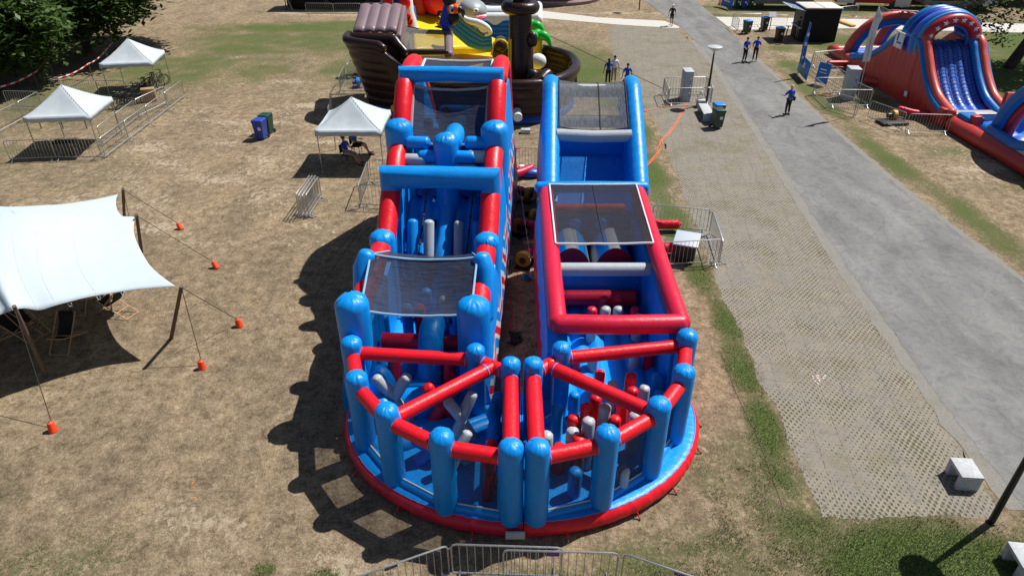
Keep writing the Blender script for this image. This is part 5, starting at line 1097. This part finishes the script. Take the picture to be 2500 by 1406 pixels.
q = P(1268, 438); h = thing('air_hose', 'dark red air hose highest up in the alley', 'air hose', (q.x, q.y, 0)); MB().tube(crv([(-.2, q.y-.4, .35), (.4, q.y, .35), (.9, q.y+.4, .4)], 5), .19, 14, 'round').build('hose_tube', CRIM, h)
blower('purple and yellow blower left of the brown ship', P(876, 214), .2, mat=LIDBLUE, dark=PURP); blower('yellow and blue blower on a black board near the slide', P(2178, 296), .1, [(P(2190, 285).x, P(2190, 285).y, .45), (P(2240, 292).x, P(2240, 292).y, .35), (P(2315, 294).x, P(2315, 294).y, .4)], hl='long red air hose running to the foot of the star slide')
p = P(2172, 302); tag(MB().box((p.x+.1, p.y, .09), (1.5, .9, .14), rz=.1, bev=.02).build('black_board', BLACK), 'flat black board under the blower near the star slide', 'board')
for lab, pts in (('red air hose at the back of the star slide', ((2020, 166), (2060, 166), (2100, 168))), ('red air hose running from the right cabinet to the slide wall', ((2112, 207), (2150, 215), (2200, 228)))):
    c = [P(*a)+V(0, 0, .3) for a in pts]; h = thing('air_hose', lab, 'air hose', (c[0].x, c[0].y, 0)); MB().tube(crv(c, 5), .2, 14, 'round', .05).build('hose_tube', SLRED, h)
for i, (a, b, y) in enumerate((((1600, 565), (1652, 564), 0), ((1620, 622), (1648, 622), 0))):
    pa, pb = P(*a)+V(0, 0, .3), P(*b)+V(0, 0, .3); h = thing('air_hose', ('upper', 'lower')[i]+' red inflation stub sticking out of the cage into the barrier pen', 'air hose', (pb.x, pb.y, 0)); MB().tube([pa-V(.6, 0, 0), pb, pb+V(.12, 0, 0)], [.19, .19, .06], 16, 'round').build('hose_tube', RED, h)
# hand truck, rope heap, tangled cables in the alley
p = P(1262, 425); t = thing('sack_truck', 'red hand truck standing at the far end of the alley', 'hand truck', (p.x, p.y, 0)); q = V(p.x, p.y, 0)
MB().tube([q+V(-.05, 0, .1), q+V(-.05, .1, 1.25)], .025, 6).build('frame', RED, t); MB().tube([q+V(-.22, .1, 1.2), q+V(.12, .1, 1.2)], .02, 6).build('handle', RED, t); MB().tube([q+V(-.2, 0, .13), q+V(-.15, 0, .13)], .13, 12).build('wheel', BLACK, t)
tag(MB().box(q+V(-.05, -.15, .25), (.35, .3, .4), bev=.05).build('orange_bag', ORANGE), 'orange bag at the foot of the red hand truck', 'bag'); m = MB(); m.ball(q+V(.55, -.3, .2), (.6, .4, .25)); m.build('dark_tarpaulin', DKBLUE); tag(bpy.data.objects['dark_tarpaulin'], 'crumpled dark blue tarpaulin at the far end of the alley', 'tarpaulin')
tag(MB().box(q+V(.22, -.2, .48), (.22, .2, .06), rz=.5, bev=.02).build('white_bag', WHITEP), 'small white packet lying on the tarpaulin in the alley', 'packet')
c = P(1258, 828); pts = [c+V(.30*sin(i*2.4)*(.5+.5*sin(i*.7))*.9, .34*cos(i*1.9), .03+.012*(i % 6)) for i in range(46)]; tag(MB().tube(crv(pts, 3), .014, 5).build('rope_heap', ROPE), 'heap of dark rope lying in the front of the alley', 'rope')
c = P(1284, 682); m = MB(); [m.tube([c+V(.13*cos(a)+.02*k, .10*sin(a), .04+.03*k) for a in [2*pi*i/14 for i in range(14)]], .016, 5, closed=True) for k in range(4)]; tag(m.build('blue_cable_coil', LIDBLUE), 'small coil of blue cable on the ground in the alley', 'cable')
c = [P(1248, 700), P(1245, 740), P(1252, 770), P(1240, 800), P(1262, 790), P(1270, 750), P(1262, 690), P(1268, 640)]; tag(MB().tube([p+V(0, 0, .01) for p in crv(c, 6)], .012, 5).build('red_cord', RED), 'thin red cord lying along the alley floor', 'cord')
for i, (px, py, a) in enumerate(((1292, 592, .2), (1238, 630, .1))): p = P(px, py); tag(MB().box((p.x, p.y, .012), (.45, .28, .02), rz=a).build('wooden_board', PALEWOOD), ('pale board', 'narrow pale board')[i]+(' lying in the middle of the alley', ' against the striped wall in the alley')[i], 'board')
a, b = Q(1252, 340, 27), P(1296, 640, .4); tag(MB().tube([a, b], .010, 5).build('guy_line', WROPE), 'pale guy line slanting down through the alley', 'rope')
p = P(1283, 325); tag(MB().box((p.x, p.y, .12), (.5, .35, .22), bev=.02).build('equipment_case', SILVER), 'small silver case on the grass before the brown ship', 'case')
# orange cables over the paving
k = 0
for off in (0, .06, .12):
    c = [P(1672, 255), P(1655, 290), P(1632, 325), P(1612, 345), P(1602, 375), P(1570, 412)]; tag(MB().tube([p+V(off+.03*sin(i*1.3+off*40), 0, .02+off*.1) for i, p in enumerate(crv(c, 5))], .014, 5).build('orange_cable', CABLE), 'orange cable of the bundle of three running over the paving from the cabinet', 'cable', 'orange cables over the paving')
c = [P(1668, 252), P(1640, 258), P(1600, 268), P(1560, 275), P(1540, 276)]; tag(MB().tube([p+V(0, 0, .02) for p in crv(c, 5)], .018, 5).build('orange_cable', CABLE), 'orange cable branching left from the cabinet to the netted slide', 'cable')
c = [Q(1322, 78, 47)]; tag(MB().tube([Q(1335, 85, 48), P(1618, 218)+V(0, 0, .05)], .018, 5).build('guy_line', ROPE), 'long dark guy line from the palms over the grass to the cabinet pen', 'rope')
for i, (a, b) in enumerate((((880, 560), (770, 720)), ((895, 530), (800, 640)))): tag(MB().tube([P(*a, 2.2), P(*b, .02)], .009, 5).build('guy_line', ROPE), ('lower', 'upper')[i]+' dark guy line anchoring the left lane in its shadow', 'rope')
# ------------------------------------------------------------------ red and blue star slide
SS = thing('inflatable_star_slide', 'tall red and blue inflatable slide with star covered arch at the right', 'inflatable', (26, 42, 0))
pf = [(36.4, 0.0), (36.4, .75), (37.3, .95), (38.3, 1.3), (39.4, 2.1), (40.3, 3.0), (41.0, 3.65), (42.6, 3.8), (43.6, 3.3), (45.0, 2.3), (46.6, 1.4), (48.2, .95), (49.0, .8), (49.0, 0)]
def side(x, th, bx=.0):
    m = MB(); top = crv([V(0, y, z) for y, z in pf[1:-1]], 5)
    def f(u, v):
        k = min(len(top)-1.001, u*(len(top)-1)); i = int(k); p = top[i].lerp(top[i+1], k-i); s_ = 1 if th > 0 else -1
        return Vector((x-s_*(.12*sin(pi*v)*abs(sin(p.y*pi/.55))**.5)-s_*.05, p.y, p.z*v))
    m.grid(f, 90, 10, m=0)
    g = lambda u, v: f(u, v)+V(th+.1*(1 if th > 0 else -1), 0, 0); m.grid(g, 90, 6, m=0); return m.build('side_wall', SLRED, SS, angle=60)
side(24.15, .5); side(27.35, -.5)
topf = crv([V(0, y, z) for y, z in pf[1:8]], 6); topb = crv([V(0, y, z) for y, z in pf[7:-1]], 6)
for x, s_ in ((24.3, -1), (27.25, 1)):
    MB().tube([p+V(x, 0, .12) for p in topf], .24, 16, 'round').build('side_tube', vinyl('vinyl_faded_red_top', (.60, .09, .07)), SS); (MB().tube([p+V(x-s_*.38, 0, .02) for p in topf], .20, 14, 'round').build('side_tube', MIDBLUE, SS) if s_ > 0 else None); MB().tube([p+V(x+s_*.24, 0, -.05) for p in topf[2:]], .16, 12, 'round').build('side_tube', MIDBLUE, SS)
    MB().tube([p+V(x+s_*.05, 0, .05) for p in topb], .27, 14, 'round').build('side_tube', MIDBLUE, SS)
def sl(u, v):
    k = min(len(topf)-1.001, (v*.93+.02)*(len(topf)-1)); i = int(k); p = topf[i].lerp(topf[i+1], k-i); return Vector((lerp(24.42, 26.95, u), p.y, p.z-.42+.13*abs(sin(pi*u*5))+.015*abs(sin(v*60))))
sf = MB().grid(sl, 50, 90).build('slide_surface', SLBLUE, SS, angle=60)
for i in range(22): v = .30+i*.031; MB().tube([sl(u/20, v)+V(0, -.01, .03) for u in range(21)], .011, 4, 'none').build('net_cord', BLACK, sf)
for i in range(10): u = (i+.5)/10; MB().tube([sl(u, .28+.7*k/24)+V(0, 0, .03) for k in range(25)], .011, 4, 'none').build('net_cord', BLACK, sf)
MB().box((25.75, 36.7, .62), (2.9, .7, .5), bev=.1).build('landing_step', vinyl('vinyl_silver', (.42, .42, .40)), SS)
MB().box((24.25, 36.75, .62), (.7, .5, .9), bev=.08).build('end_block', SLRED, SS)
AC = V(25.72, 0, 3.45)
for (y, Rr, r, mt, nm, full) in [(y_, q_*.84, r_*.86, m_, n_, f_) for (y_, q_, r_, m_, n_, f_) in ((41.1, 1.62, .38, vinyl('vinyl_arch_red', (.42, .02, .035)), 'arch_tube', 1), (41.25, 1.98, .16, vinyl('vinyl_light_blue', (.03, .28, .62)), 'arch_trim', 1), (41.75, 1.85, .36, SLBLUE, 'arch_tube', 1), (42.35, 1.85, .36, vinyl('vinyl_royal_blue', (.012, .05, .40)), 'arch_tube', 1), (42.95, 1.82, .36, MIDBLUE, 'arch_tube', 1), (41.2, 1.22, .12, MIDBLUE, 'arch_trim', 1))]:
    c = [AC+V(-Rr*cos(a), y, Rr*sin(a)) for a in [radians(-28+236*i/40) for i in range(41)]]
    MB().tube(c, r, 16, 'round').build(nm, mt, SS)
for i in range(10):
    a = radians(2+176*i/9-0); cc = AC+V(-1.37*cos(a), 40.76, 1.37*sin(a)); pl = []
    for k in range(10): rr = .16 if k % 2 == 0 else .065; b = pi/2+k*pi/5; pl.append(cc+V(rr*cos(b), 0, rr*sin(b)))
    MB().prism(pl, (0, .06, 0)).build('star', WHITEP, SS)
m = MB().box((23.72, 42.6, 3.35), (.05, .95, .9)); lb = m.build('side_badge', WHITEP, SS); MB().box((23.68, 42.75, 3.5), (.03, .12, .4)).build('badge_mark', SIGNBLUE, lb); MB().box((23.68, 42.5, 3.2), (.03, .5, .10)).build('badge_mark', SIGNBLUE, lb)
m = MB().box((23.93, 40.6, .7), (.03, .3, .3)); m.build('small_badge', WHITEP, SS)
SS.location.x = 25.66; SS.scale = (1.06, 1, 1)
BP_ = thing('inflatable_arena', 'red rimmed blue inflatable landing arena with two arches behind the star slide', 'inflatable', (27, 50, 0))
def rimrect(x0, y0, x1, y1, r, mt, par, z=.35): MB().tube([V(x0, y0, z), V(x1, y0, z), V(x1, y1, z), V(x0, y1, z)], r, 16, closed=True).build('rim', mt, par)
rimrect(24.2, 48.9, 29.6, 53, .38, SLRED, BP_); MB().box((26.9, 51, .3), (5.2, 4, .5), bev=.1).build('floor', SLBLUE, BP_); MB().tube([V(24.6, 50.0, .75), V(29.4, 50.0, .75)], .22, 12, 'round').build('bolster', MIDBLUE, BP_); MB().ball((25.6, 49.6, .7), (.7, .5, .35)).build('bolster', SLRED, BP_)
def arch3(x0, x1, y0, y1, h, par, n=26, r=.30):
    c = [V(lerp(x0, x1, .5-.5*cos(a)), lerp(y0, y1, .5-.5*cos(a)), .4+h*sin(a)) for a in [pi*i/n for i in range(n+1)]]; MB().tube(c, r, 14, 'round').build('arch_tube', vinyl('vinyl_faded_red_top', (.6, .09, .07)), par); cc = V((x0+x1)/2, (y0+y1)/2, .4)
    MB().tube([cc+(p-cc)*.86+V(0, -.10, 0) for p in c], r*.9, 14, 'round').build('arch_tube', MIDBLUE, par)
arch3(24.4, 30.5, 51.3, 51.3, 2.75, BP_); arch3(27.6, 31.5, 53.5, 54.6, 2.2, BP_)
FA = thing('inflatable_course_front', 'red and blue inflatable entrance section with arch at the right edge of the picture', 'inflatable', (26, 33, 0))
MB().tube([V(24.0, 36.2, .35), V(24.05, 33, .38), V(24.1, 29, .38), V(24.1, 26, .38)], .42, 18, 'round').build('rim', SLRED, FA)
def fl_(u, v): x = lerp(24.3, 28.6, u); y = lerp(26, 36.3, v); return Vector((x, y, .42+.22*abs(sin(u*pi*4))*abs(sin(v*pi*9))))
MB().grid(fl_, 40, 90).build('floor', SLBLUE, FA, angle=60)
MB().box((24.5, 35.7, .75), (.9, 1.1, .55), bev=.12).build('entry_bolster', MIDBLUE, FA); MB().box((24.45, 35.2, .85), (.5, .4, .6), bev=.08).build('entry_block', SLRED, FA)
MB().prism([V(25.3, 34.4, .4), V(25.75, 35.2, 2.1), V(29.5, 35.2, 2.1), V(29.5, 34.4, .4)], (0, .5, .02), bev=.1).build('back_wall', MIDBLUE, FA); MB().tube([V(25.3, 34.5, .45), V(25.75, 35.3, 2.1), V(29.5, 35.3, 2.15)], .22, 14, 'round').build('wall_trim', SLRED, FA)
MB().lathe([(.35, 0), (.35, .04)], (0, 0, 0), 20).build('porthole', BLACKV, FA).matrix_local = Matrix.Translation((28.0-26, 34.55-33, 1.35)) @ Matrix.Rotation(radians(65), 4, 'X')
c = [V(24.9, 34.0-3.2*(.5-.5*cos(a))*1.5, .5+3.0*sin(a)) for a in [pi*i/26 for i in range(27)]]; MB().tube(c, .36, 16, 'round').build('arch_tube', MIDBLUE, FA); MB().tube([V(25.15, 31.6, .5)+(p-V(24.9, 31.6, .5))*.80 for p in c], .26, 14, 'round').build('arch_tube', vinyl('vinyl_arch_red', (.42, .02, .035)), FA)
MB().tube([V(24.45, 34.2, .75), V(24.3, 31.5, .8), V(24.3, 29.0, 1.6), V(24.4, 27.5, 2.4)], .32, 14, 'round').build('side_tube', MIDBLUE, FA)
n = NB('printed_panel'); co = n.coord('Object'); n.col(n.ramp(n.noise(4.5, co, 4, .7, 1), [(.52, (.55, .57, .6)), (.55, (.02, .03, .12))])); MB().prism([V(24.02, 31.3, .75), V(24.0, 29.0, 1.45), V(24.0, 27.0, 1.6), V(24.0, 26.5, .6), V(24.0, 30.6, .62)], (.12, 0, 0)).build('printed_panel', n.m, FA)
# ------------------------------------------------------------------ flags and signs
def flag(label, base, top, y, cloth, mat, pole_mat=GALV):
    b = P(*base); t = thing('feather_flag', label, 'flag', (b.x, b.y, 0)); tp = Q(*top, b.y); c = [V(b.x, b.y, 0), V(b.x, b.y, 0).lerp(tp, .6), tp]; MB().tube(c, [.028, .02, .012], 8).build('pole', pole_mat, t)
    L_ = [Q(x, y_, b.y) for x, y_ in cloth]; h = len(L_)//2; A_, B_ = L_[:h], L_[h:][::-1]
    def f(u, v): k = min(h-1.001, v*(h-1)); i = int(k); p = A_[i].lerp(A_[i+1], k-i).lerp(B_[i].lerp(B_[i+1], k-i), u); return p+V(0, .06*sin(u*5+v*7)*u, 0)
    o = MB().grid(f, 8, 24).build('flag_cloth', mat, t, solid=.006); return t, f, o
flag('white feather flag on a leaning pole before the star slide', (2084, 284), (2146, 14), 38, [(2146, 15), (2130, 55), (2116, 100), (2105, 152), (2122, 150), (2134, 100), (2146, 62), (2154, 44)], plain('flag_white', (.62, .63, .66), .8))
t, f, o = flag('blue feather flag with white lettering beside the road', (1946, 190), (1978, 54), 47, [(1978, 55), (1970, 80), (1960, 110), (1951, 155), (1961, 158), (1971, 115), (1976, 85), (1981, 58)], SIGNBLUE)
for v in (.36, .62, .88): p = f(.5, v)+V(0, -.05, 0); MB().box(p, (.16, .01, .2), rz=0).build('printed_mark', WHITEP, o)
def board(label, pl, pr_, w, h, mat, lean=.15, legs=True, z0=.15, marks=()):
    a, b = P(*pl), P(*pr_); d = b-a; t = thing('sign_board', label, 'sign', ((a+b)/2), atan2(d.y, d.x), world=False); w = w or d.length
    o = MB().box((0, 0, z0+h/2), (w, .03, h), M=Matrix.Rotation(-lean, 4, 'X'), bev=.005).build('panel', mat, t); m = MB()
    if legs: 
        for s in (-1, 1): MB().tube([(s*w*.45, .0, 0), (s*w*.45, .03, z0+h*.3)], .015, 6).build('leg', GALV, t)
    for (mx, mz, sx, sz, mm) in marks: MB().box((mx, -.03+(mz-z0-h/2)*0, mz), (sx, .012, sz), M=Matrix.Rotation(-lean, 4, 'X')).build('print', mm, o)
    return t
GRN = plain('print_green', (.10, .35, .08), .6)
board('blue and green banner board at the foot of the blue flag', (1946, 178), (1968, 203), None, 1.15, SIGNBLUE, .05, marks=[(0, .95, .7, .14, WHITEP), (0, .75, .5, .14, WHITEP), (0, .32, 1.2, .2, GRN)])
board('tall blue sign board beside the right barrier pen', (1992, 205), (2014, 212), .95, 1.25, SIGNBLUE, .1, marks=[(0, 1.0, .5, .08, WHITEP), (0, .8, .6, .05, WHITEP)])
board('blue sign board with white text line left of the three bins', (1760, 18), (1787, 26), None, 1.0, SIGNBLUE, .12, marks=[(0, .7, 1.0, .14, WHITEP)]); board('narrow orange and white sign left of the blue board at the top', (1751, 15), (1760, 20), .55, 1.0, ORANGE, .1, marks=[(0, .5, .4, .3, WHITEP)])
p = P(1878, 76); t = thing('sign_post', 'white notice on a post behind the bins on the light path', 'sign', (p.x, p.y, 0)); MB().tube([p, p+V(0, 0, 1.3)], .035, 8).build('post', BLKMET, t); MB().box(p+V(0, -.1, 1.35), (.62, .03, .42), M=Matrix.Rotation(-.6, 4, 'X')).build('panel', WHITEP, t)
p = P(1913, 107); t = thing('sign_post', 'narrow wooden stand beside the bin near the kiosk', 'stand', (p.x, p.y, 0)); MB().tube([p, p+V(.12, 0, 1.3)], .05, 8).build('post', WOOD, t); MB().box(p+V(.13, 0, 1.33), (.34, .2, .05)).build('panel', WOOD, t)
p = P(2062, 60); t = tag(MB().box((p.x, p.y, .12), (.45, 2.6, .14), rz=.18, bev=.02).build('yellow_cable_ramp', YELP), 'yellow cable ramp lying across the light path', 'cable ramp')
c = P(2017, 233); m = MB(); [m.tube([c+V((.42-.05*k)*cos(a), (.36-.04*k)*sin(a), .03+.02*k) for a in [2*pi*i/20 for i in range(20)]], .02, 5, closed=True) for k in range(3)]; tag(m.build('yellow_hose_coil', YELP), 'coil of yellow hose on the grass inside the right pen', 'hose')
# kiosk
kb = P(1998, 104); K = thing('kiosk', 'black box kiosk with white roof and raised serving flap', 'kiosk', (kb.x, kb.y+1.4, 0), -.04, world=False)
MB().box((0, 0, 1.25), (2.75, 2.6, 2.5), bev=.02).build('walls', BLKFAB, K); MB().box((0, 0, 2.54), (2.9, 2.75, .09), bev=.01).build('roof', plain('kiosk_roof', (.55, .52, .47), .7), K); MB().box((0, 0, 2.595), (.03, 2.6, .02)).build('roof_seam', STEELT, K)
fl2 = MB().box((0, 0, 0), (1.3, 2.3, .06), bev=.01).build('serving_flap', WHITEP, K); fl2.matrix_local = Matrix.Translation((-1.95, 0, 2.45)) @ Matrix.Rotation(radians(12), 4, 'Y')
f2 = MB().box((0, 0, .036), (1.1, 2.1, .02)).build('flap_panel', plain('flap_blue', (.12, .2, .35), .4), fl2)
MB().box((-1.42, 0, 1.0), (.3, 2.2, .05)).build('counter', SILVER, K); MB().box((-1.385, 0, 1.7), (.03, 2.1, 1.2)).build('hatch_opening', BLACK, K)
# trailers, stage, marquee, carousel
def trailer(label, c, rz, s, body, extra=None, wheels=True):
    t = thing('trailer', label, 'trailer', (*c, 0), rz, world=False); MB().box((0, 0, .55+s[2]/2), s, bev=.05).build('body', body, t)
    for x in (-s[0]*.28, s[0]*.28): MB().tube([(x, -s[1]/2-.02, .38), (x, -s[1]/2+.25, .38)], .38, 16).build('wheel', BLACK, t)
    MB().tube([(s[0]/2, 0, .5), (s[0]/2+1.2, 0, .45)], .06, 8).build('drawbar', BLKMET, t)
    for (x, z, w, h, mm) in extra or (): MB().box((x, -s[1]/2-.02, z), (w, .03, h)).build('side_panel', mm, t)
    return t
trailer('red and white food trailer behind the slide flag', (35.5, 72.5), -.16, (7, 2.4, 2.6), plain('trailer_red', (.45, .02, .03), .5), [(-2.6, 1.6, 1.6, 2.2, WHITEP), (2.7, 1.4, 1.4, 2.2, SILVER)])
trailer('dark trailer at the top right behind the star arch', (43.5, 71.5), -.12, (7, 2.5, 2.8), STEELT, [(-1, 1.6, 3.6, 1.4, BLACK), (2.6, 1.6, 1.4, 2.2, SILVER)])
trailer('grey open sided stand trailer behind the kiosk', (26.2, 72.4), -.08, (6.5, 2.4, 2.4), STEELT, [(0, 1.5, 4.5, 1.2, BLACK), (0, .75, 5.5, .5, plain('panel_grey', (.12, .13, .14), .6))])
ST = thing('stage_trailer', 'long black stage trailer behind the row of barriers at the top', 'stage trailer', (-16, 72.6, 0), 0, world=False)
MB().box((0, 0, 2.0), (11.0, 3, 3.8), bev=.04).build('body', BLKFAB, ST)
for x in (-5.6, -2, 2): MB().box((x, -1.7, .7), (.5, .3, .8), bev=.05).build('flight_case', BLACK, ST)
MB().tube([(-6.0, -1.8, 0), (-6.0, -1.8, 4)], .05, 8).build('corner_mast', BLKMET, ST); MB().tube([(-5.9, -2.0, 1.6), (-5.2, -2.4, .1)], .04, 8).build('strut', GALV, ST)
trailer('dark trailer cut by the top edge above the trees shadow', (-38, 80.5), .0, (8, 2.5, 2.6), BLKFAB)
CA = thing('carousel', 'round carousel platform with pinkish rim at the top of the picture', 'carousel', (5.2, 80.2, 0)); MB().lathe([(5.6, .0), (5.6, .12), (5.7, .3), (5.6, .45), (.1, .5)], (4.0, 78.4, 0), 48).build('platform', plain('carousel_rim', (.30, .2, .2), .6), CA); MB().lathe([(4.9, .45), (5, .6), (4.9, 3.5), (5.6, 4)], (4.0, 78.4, 0), 40).build('carousel_body', plain('carousel_dark', (.03, .022, .02), .5), CA)
for i in range(16): a = 2*pi*i/16; q = V(4.0+5.4*cos(a), 78.4+5.4*sin(a), .4); MB().tube([q, q+V(0, 0, 3.4)], .06, 8).build('pillar', plain('carousel_rim', (.3, .2, .2), .6), CA)
MQ = thing('marquee', 'white pointed marquee roof behind the shark', 'marquee', (-1.2, 66.5, 0), 0, world=False)
def mq(u, v): x = (u-.5)*2; y = (v-.5)*2; m_ = max(abs(x), abs(y)); return Vector((x*3, y*3, 2.2+2.2*(1-m_)**1.4))
MB().grid(mq, 20, 20).build('roof', WHITEP, MQ, angle=60, solid=.01)
for sx in (-1, 1):
    for sy in (-1, 1): MB().tube([(sx*2.9, sy*2.9, 0), (sx*2.9, sy*2.9, 2.2)], .05, 8).build('leg', GALV, MQ)
MQ.location = (-1.0, 68.2, 0)
# barrier tape posts by the trees
tapes = [[(-20, 215), (80, 178), (115, 138), (185, 100), (212, 66)], [(140, 190), (215, 155), (257, 122), (293, 72)]]
k = 0
for ti, pts in enumerate(tapes):
    tops = [P(x, y, 1.1) for x, y in pts]
    for i, p in enumerate(tops):
        t = MB().tube([V(p.x, p.y, 0), V(p.x, p.y, 1.15)], .025, 6).build('tape_post', WOOD if i % 2 else GALV); tag(t, '%s post from the front of the %s red and white tape line by the trees' % (ORD[i], ('left', 'right')[ti]), 'post', 'posts of the tape lines')
    n = NB('hazard_tape'); sp = n.n('SeparateXYZ'); n.put(sp.inputs[0], n.coord('Object')); s_ = n.math('FRACT', n.math('MULTIPLY', n.math('ADD', sp.outputs[0], sp.outputs[1]), 1.2)); n.col(n.mix(n.math('GREATER_THAN', s_, .5), (.55, .03, .03), (.6, .6, .6)))
    m = MB(); L_ = []
    for a, b in zip(tops, tops[1:]): L_ += [a.lerp(b, j/6)-V(0, 0, .12*4*(j/6)*(1-j/6)) for j in range(6)]
    L_.append(tops[-1]); m.grid(lambda u, v: L_[min(len(L_)-1, int(round(u*(len(L_)-1))))]+V(0, 0, -.09*v), len(L_)-1, 1); o = m.build('warning_tape', n.m, solid=.004); tag(o, ('left', 'right')[ti]+' line of red and white warning tape by the trees', 'tape')
# ------------------------------------------------------------------ trees
def leafmat(name, a, b):
    n = NB(name); co = n.coord('Object'); f = n.math('ADD', n.math('MULTIPLY', n.noise(.8, co, 3), .5), n.math('MULTIPLY', n.noise(9, co, 3, .8), .5)); n.col(n.ramp(f, [(.35, a), (.65, b)])); n.rough(.55)
    tl = n.n('BsdfTranslucent'); tl.inputs[0].default_value = (*[x*1.3 for x in b], 1); mx = n.n('MixShader'); mx.inputs[0].default_value = .25; n.t.links.new(n.b.outputs[0], mx.inputs[1]); n.t.links.new(tl.outputs[0], mx.inputs[2]); n.t.links.new(mx.outputs[0], n.out.inputs[0]); return n.m
LEAF = leafmat('leaves_green', (.022, .055, .012), (.085, .15, .03)); LEAF2 = leafmat('leaves_grey_green', (.03, .06, .018), (.12, .17, .06)); BARK = plain('bark', (.06, .045, .035), .9, 0, .3, 12, .6)
def tree(label, base, h, blobs, n, mat, lean=(0, 0), ls=.22, tr=.35, seed=1, kind='tree', clump=.55):
    rr = random.Random(seed); t = thing('broadleaf_tree' if kind == 'tree' else 'bush', label, kind, (*base, 0)); B = V(*base, 0); T = B+V(lean[0], lean[1], h*.7)
    if kind == 'tree':
        MB().tube(crv([B, B.lerp(T, .35)+V(.1, 0, 0), B.lerp(T, .7), T], 4), [lerp(tr, tr*.3, i/12) for i in range(13)], 10).build('trunk', BARK, t)
        for i, b in enumerate(blobs[:7]): c = V(*b[:3]); s_ = B.lerp(T, .35+.08*(i % 5)); MB().tube(crv([s_, (s_+c)/2+V(0, 0, .5), c], 4), [lerp(tr*.4, .03, k/8) for k in range(9)], 7).build('limb', BARK, t)
    m = MB(); tot = sum(b[3]*b[4]*b[5] for b in blobs); vs = []; fs = []
    for b in blobs:
        c = V(*b[:3]); k = int(n*b[3]*b[4]*b[5]/tot); ncl = max(6, k//22)
        for _ in range(ncl):
            while 1:
                d = Vector((rr.uniform(-1, 1), rr.uniform(-1, 1), rr.uniform(-1, 1)))
                if .35 < d.length < 1: break
            if noise.noise(Vector((c.x+d.x*2.2, c.y+d.y*2.2, c.z+d.z*2.2))*.9) < -.18: continue
            cc = c+Vector((d.x*b[3], d.y*b[4], d.z*b[5]))
            for __ in range(22):
                p = cc+Vector((rr.gauss(0, clump), rr.gauss(0, clump), rr.gauss(0, clump*.55))); a = Vector((rr.uniform(-1, 1), rr.uniform(-1, 1), rr.uniform(-.5, .5))).normalized(); q = a.cross(Vector((rr.uniform(-.4, .4), rr.uniform(-.4, .4), 1))).normalized(); s_ = ls*rr.uniform(.6, 1.3); i0 = len(vs); vs += [p-a*s_, p+q*s_*.55, p+a*s_, p-q*s_*.55]; fs.append((i0, i0+1, i0+2, i0+3))
    m.add(vs, fs); m.build('crown', mat, t, smooth=False); return t
tree('dense dark tree at the top left corner, lower crown reaching the ground', (-35, 45.5), 12, [(-34, 44, 4.6, 5.6, 4.2, 3.2), (-36, 46, 9, 6, 5, 3), (-31.5, 45, 3.2, 3.0, 3, 2.0)], 52000, LEAF, seed=2, ls=.24)
tree('broad dark tree top left, right of the corner tree, shading the grass', (-32.5, 54), 13, [(-32.5, 52, 4.2, 6.4, 4.2, 3.2), (-31, 56, 8.5, 8.6, 6, 4), (-28.6, 52, 4.4, 3.0, 3, 2.2)], 60000, LEAF, seed=3, ls=.24)
tree('dark tree at the left edge behind the tape lines', (-44, 44.5), 11, [(-43.5, 44, 4.8, 6.5, 5, 4), (-44, 45, 8, 5, 5, 3)], 26000, LEAF, seed=4, ls=.26)
tree('tree in the back of the left group, mostly behind the others', (-42, 60), 13, [(-40, 60, 5, 7, 5, 4.6)], 22000, LEAF, seed=5, ls=.3)
tree('leaning tree with airy grey green foliage beside the star slide', (35.3, 49.4), 10, [(33.2, 48, 5.2, 2.2, 1.8, 1.1), (31.6, 50.5, 5.6, 2.4, 2, 1.0), (34.2, 47.2, 3.6, 1.0, .9, .8), (36, 50, 8, 4.5, 4, 2), (31, 49, 8, 4, 4, 1.6), (40, 50, 7.5, 4, 4, 2), (38.2, 45.5, 6.2, 3, 2, 1.2)]+[(*Q(px, py, yy), r, r*.8, r*.55) for px, py, yy, r in ((2350, 22, 47.5, 1.5), (2305, 6, 47, 1.3), (2432, 58, 46.5, 1.0), (2452, 96, 46.5, .75), (2400, 8, 47, 1.5), (2470, 30, 46.5, 1.3), (2375, 50, 47.5, .8))], 24000, LEAF2, lean=(2.2, 0), tr=.42, seed=6, ls=.16, clump=.42)
for i, (x, y, r, lab) in enumerate(((47, 75, 3.2, 'bright green bush at the top right corner'), (53, 74, 3.2, 'bright green bush cut by the right edge at the top'), (41.5, 76.5, 2.6, 'green bush behind the dark trailer at the top right'))): tree(lab, (x, y), 3, [(x, y, 1.6, r, 2, 1.7)], 3500, LEAF2, seed=9+i, kind='bush')
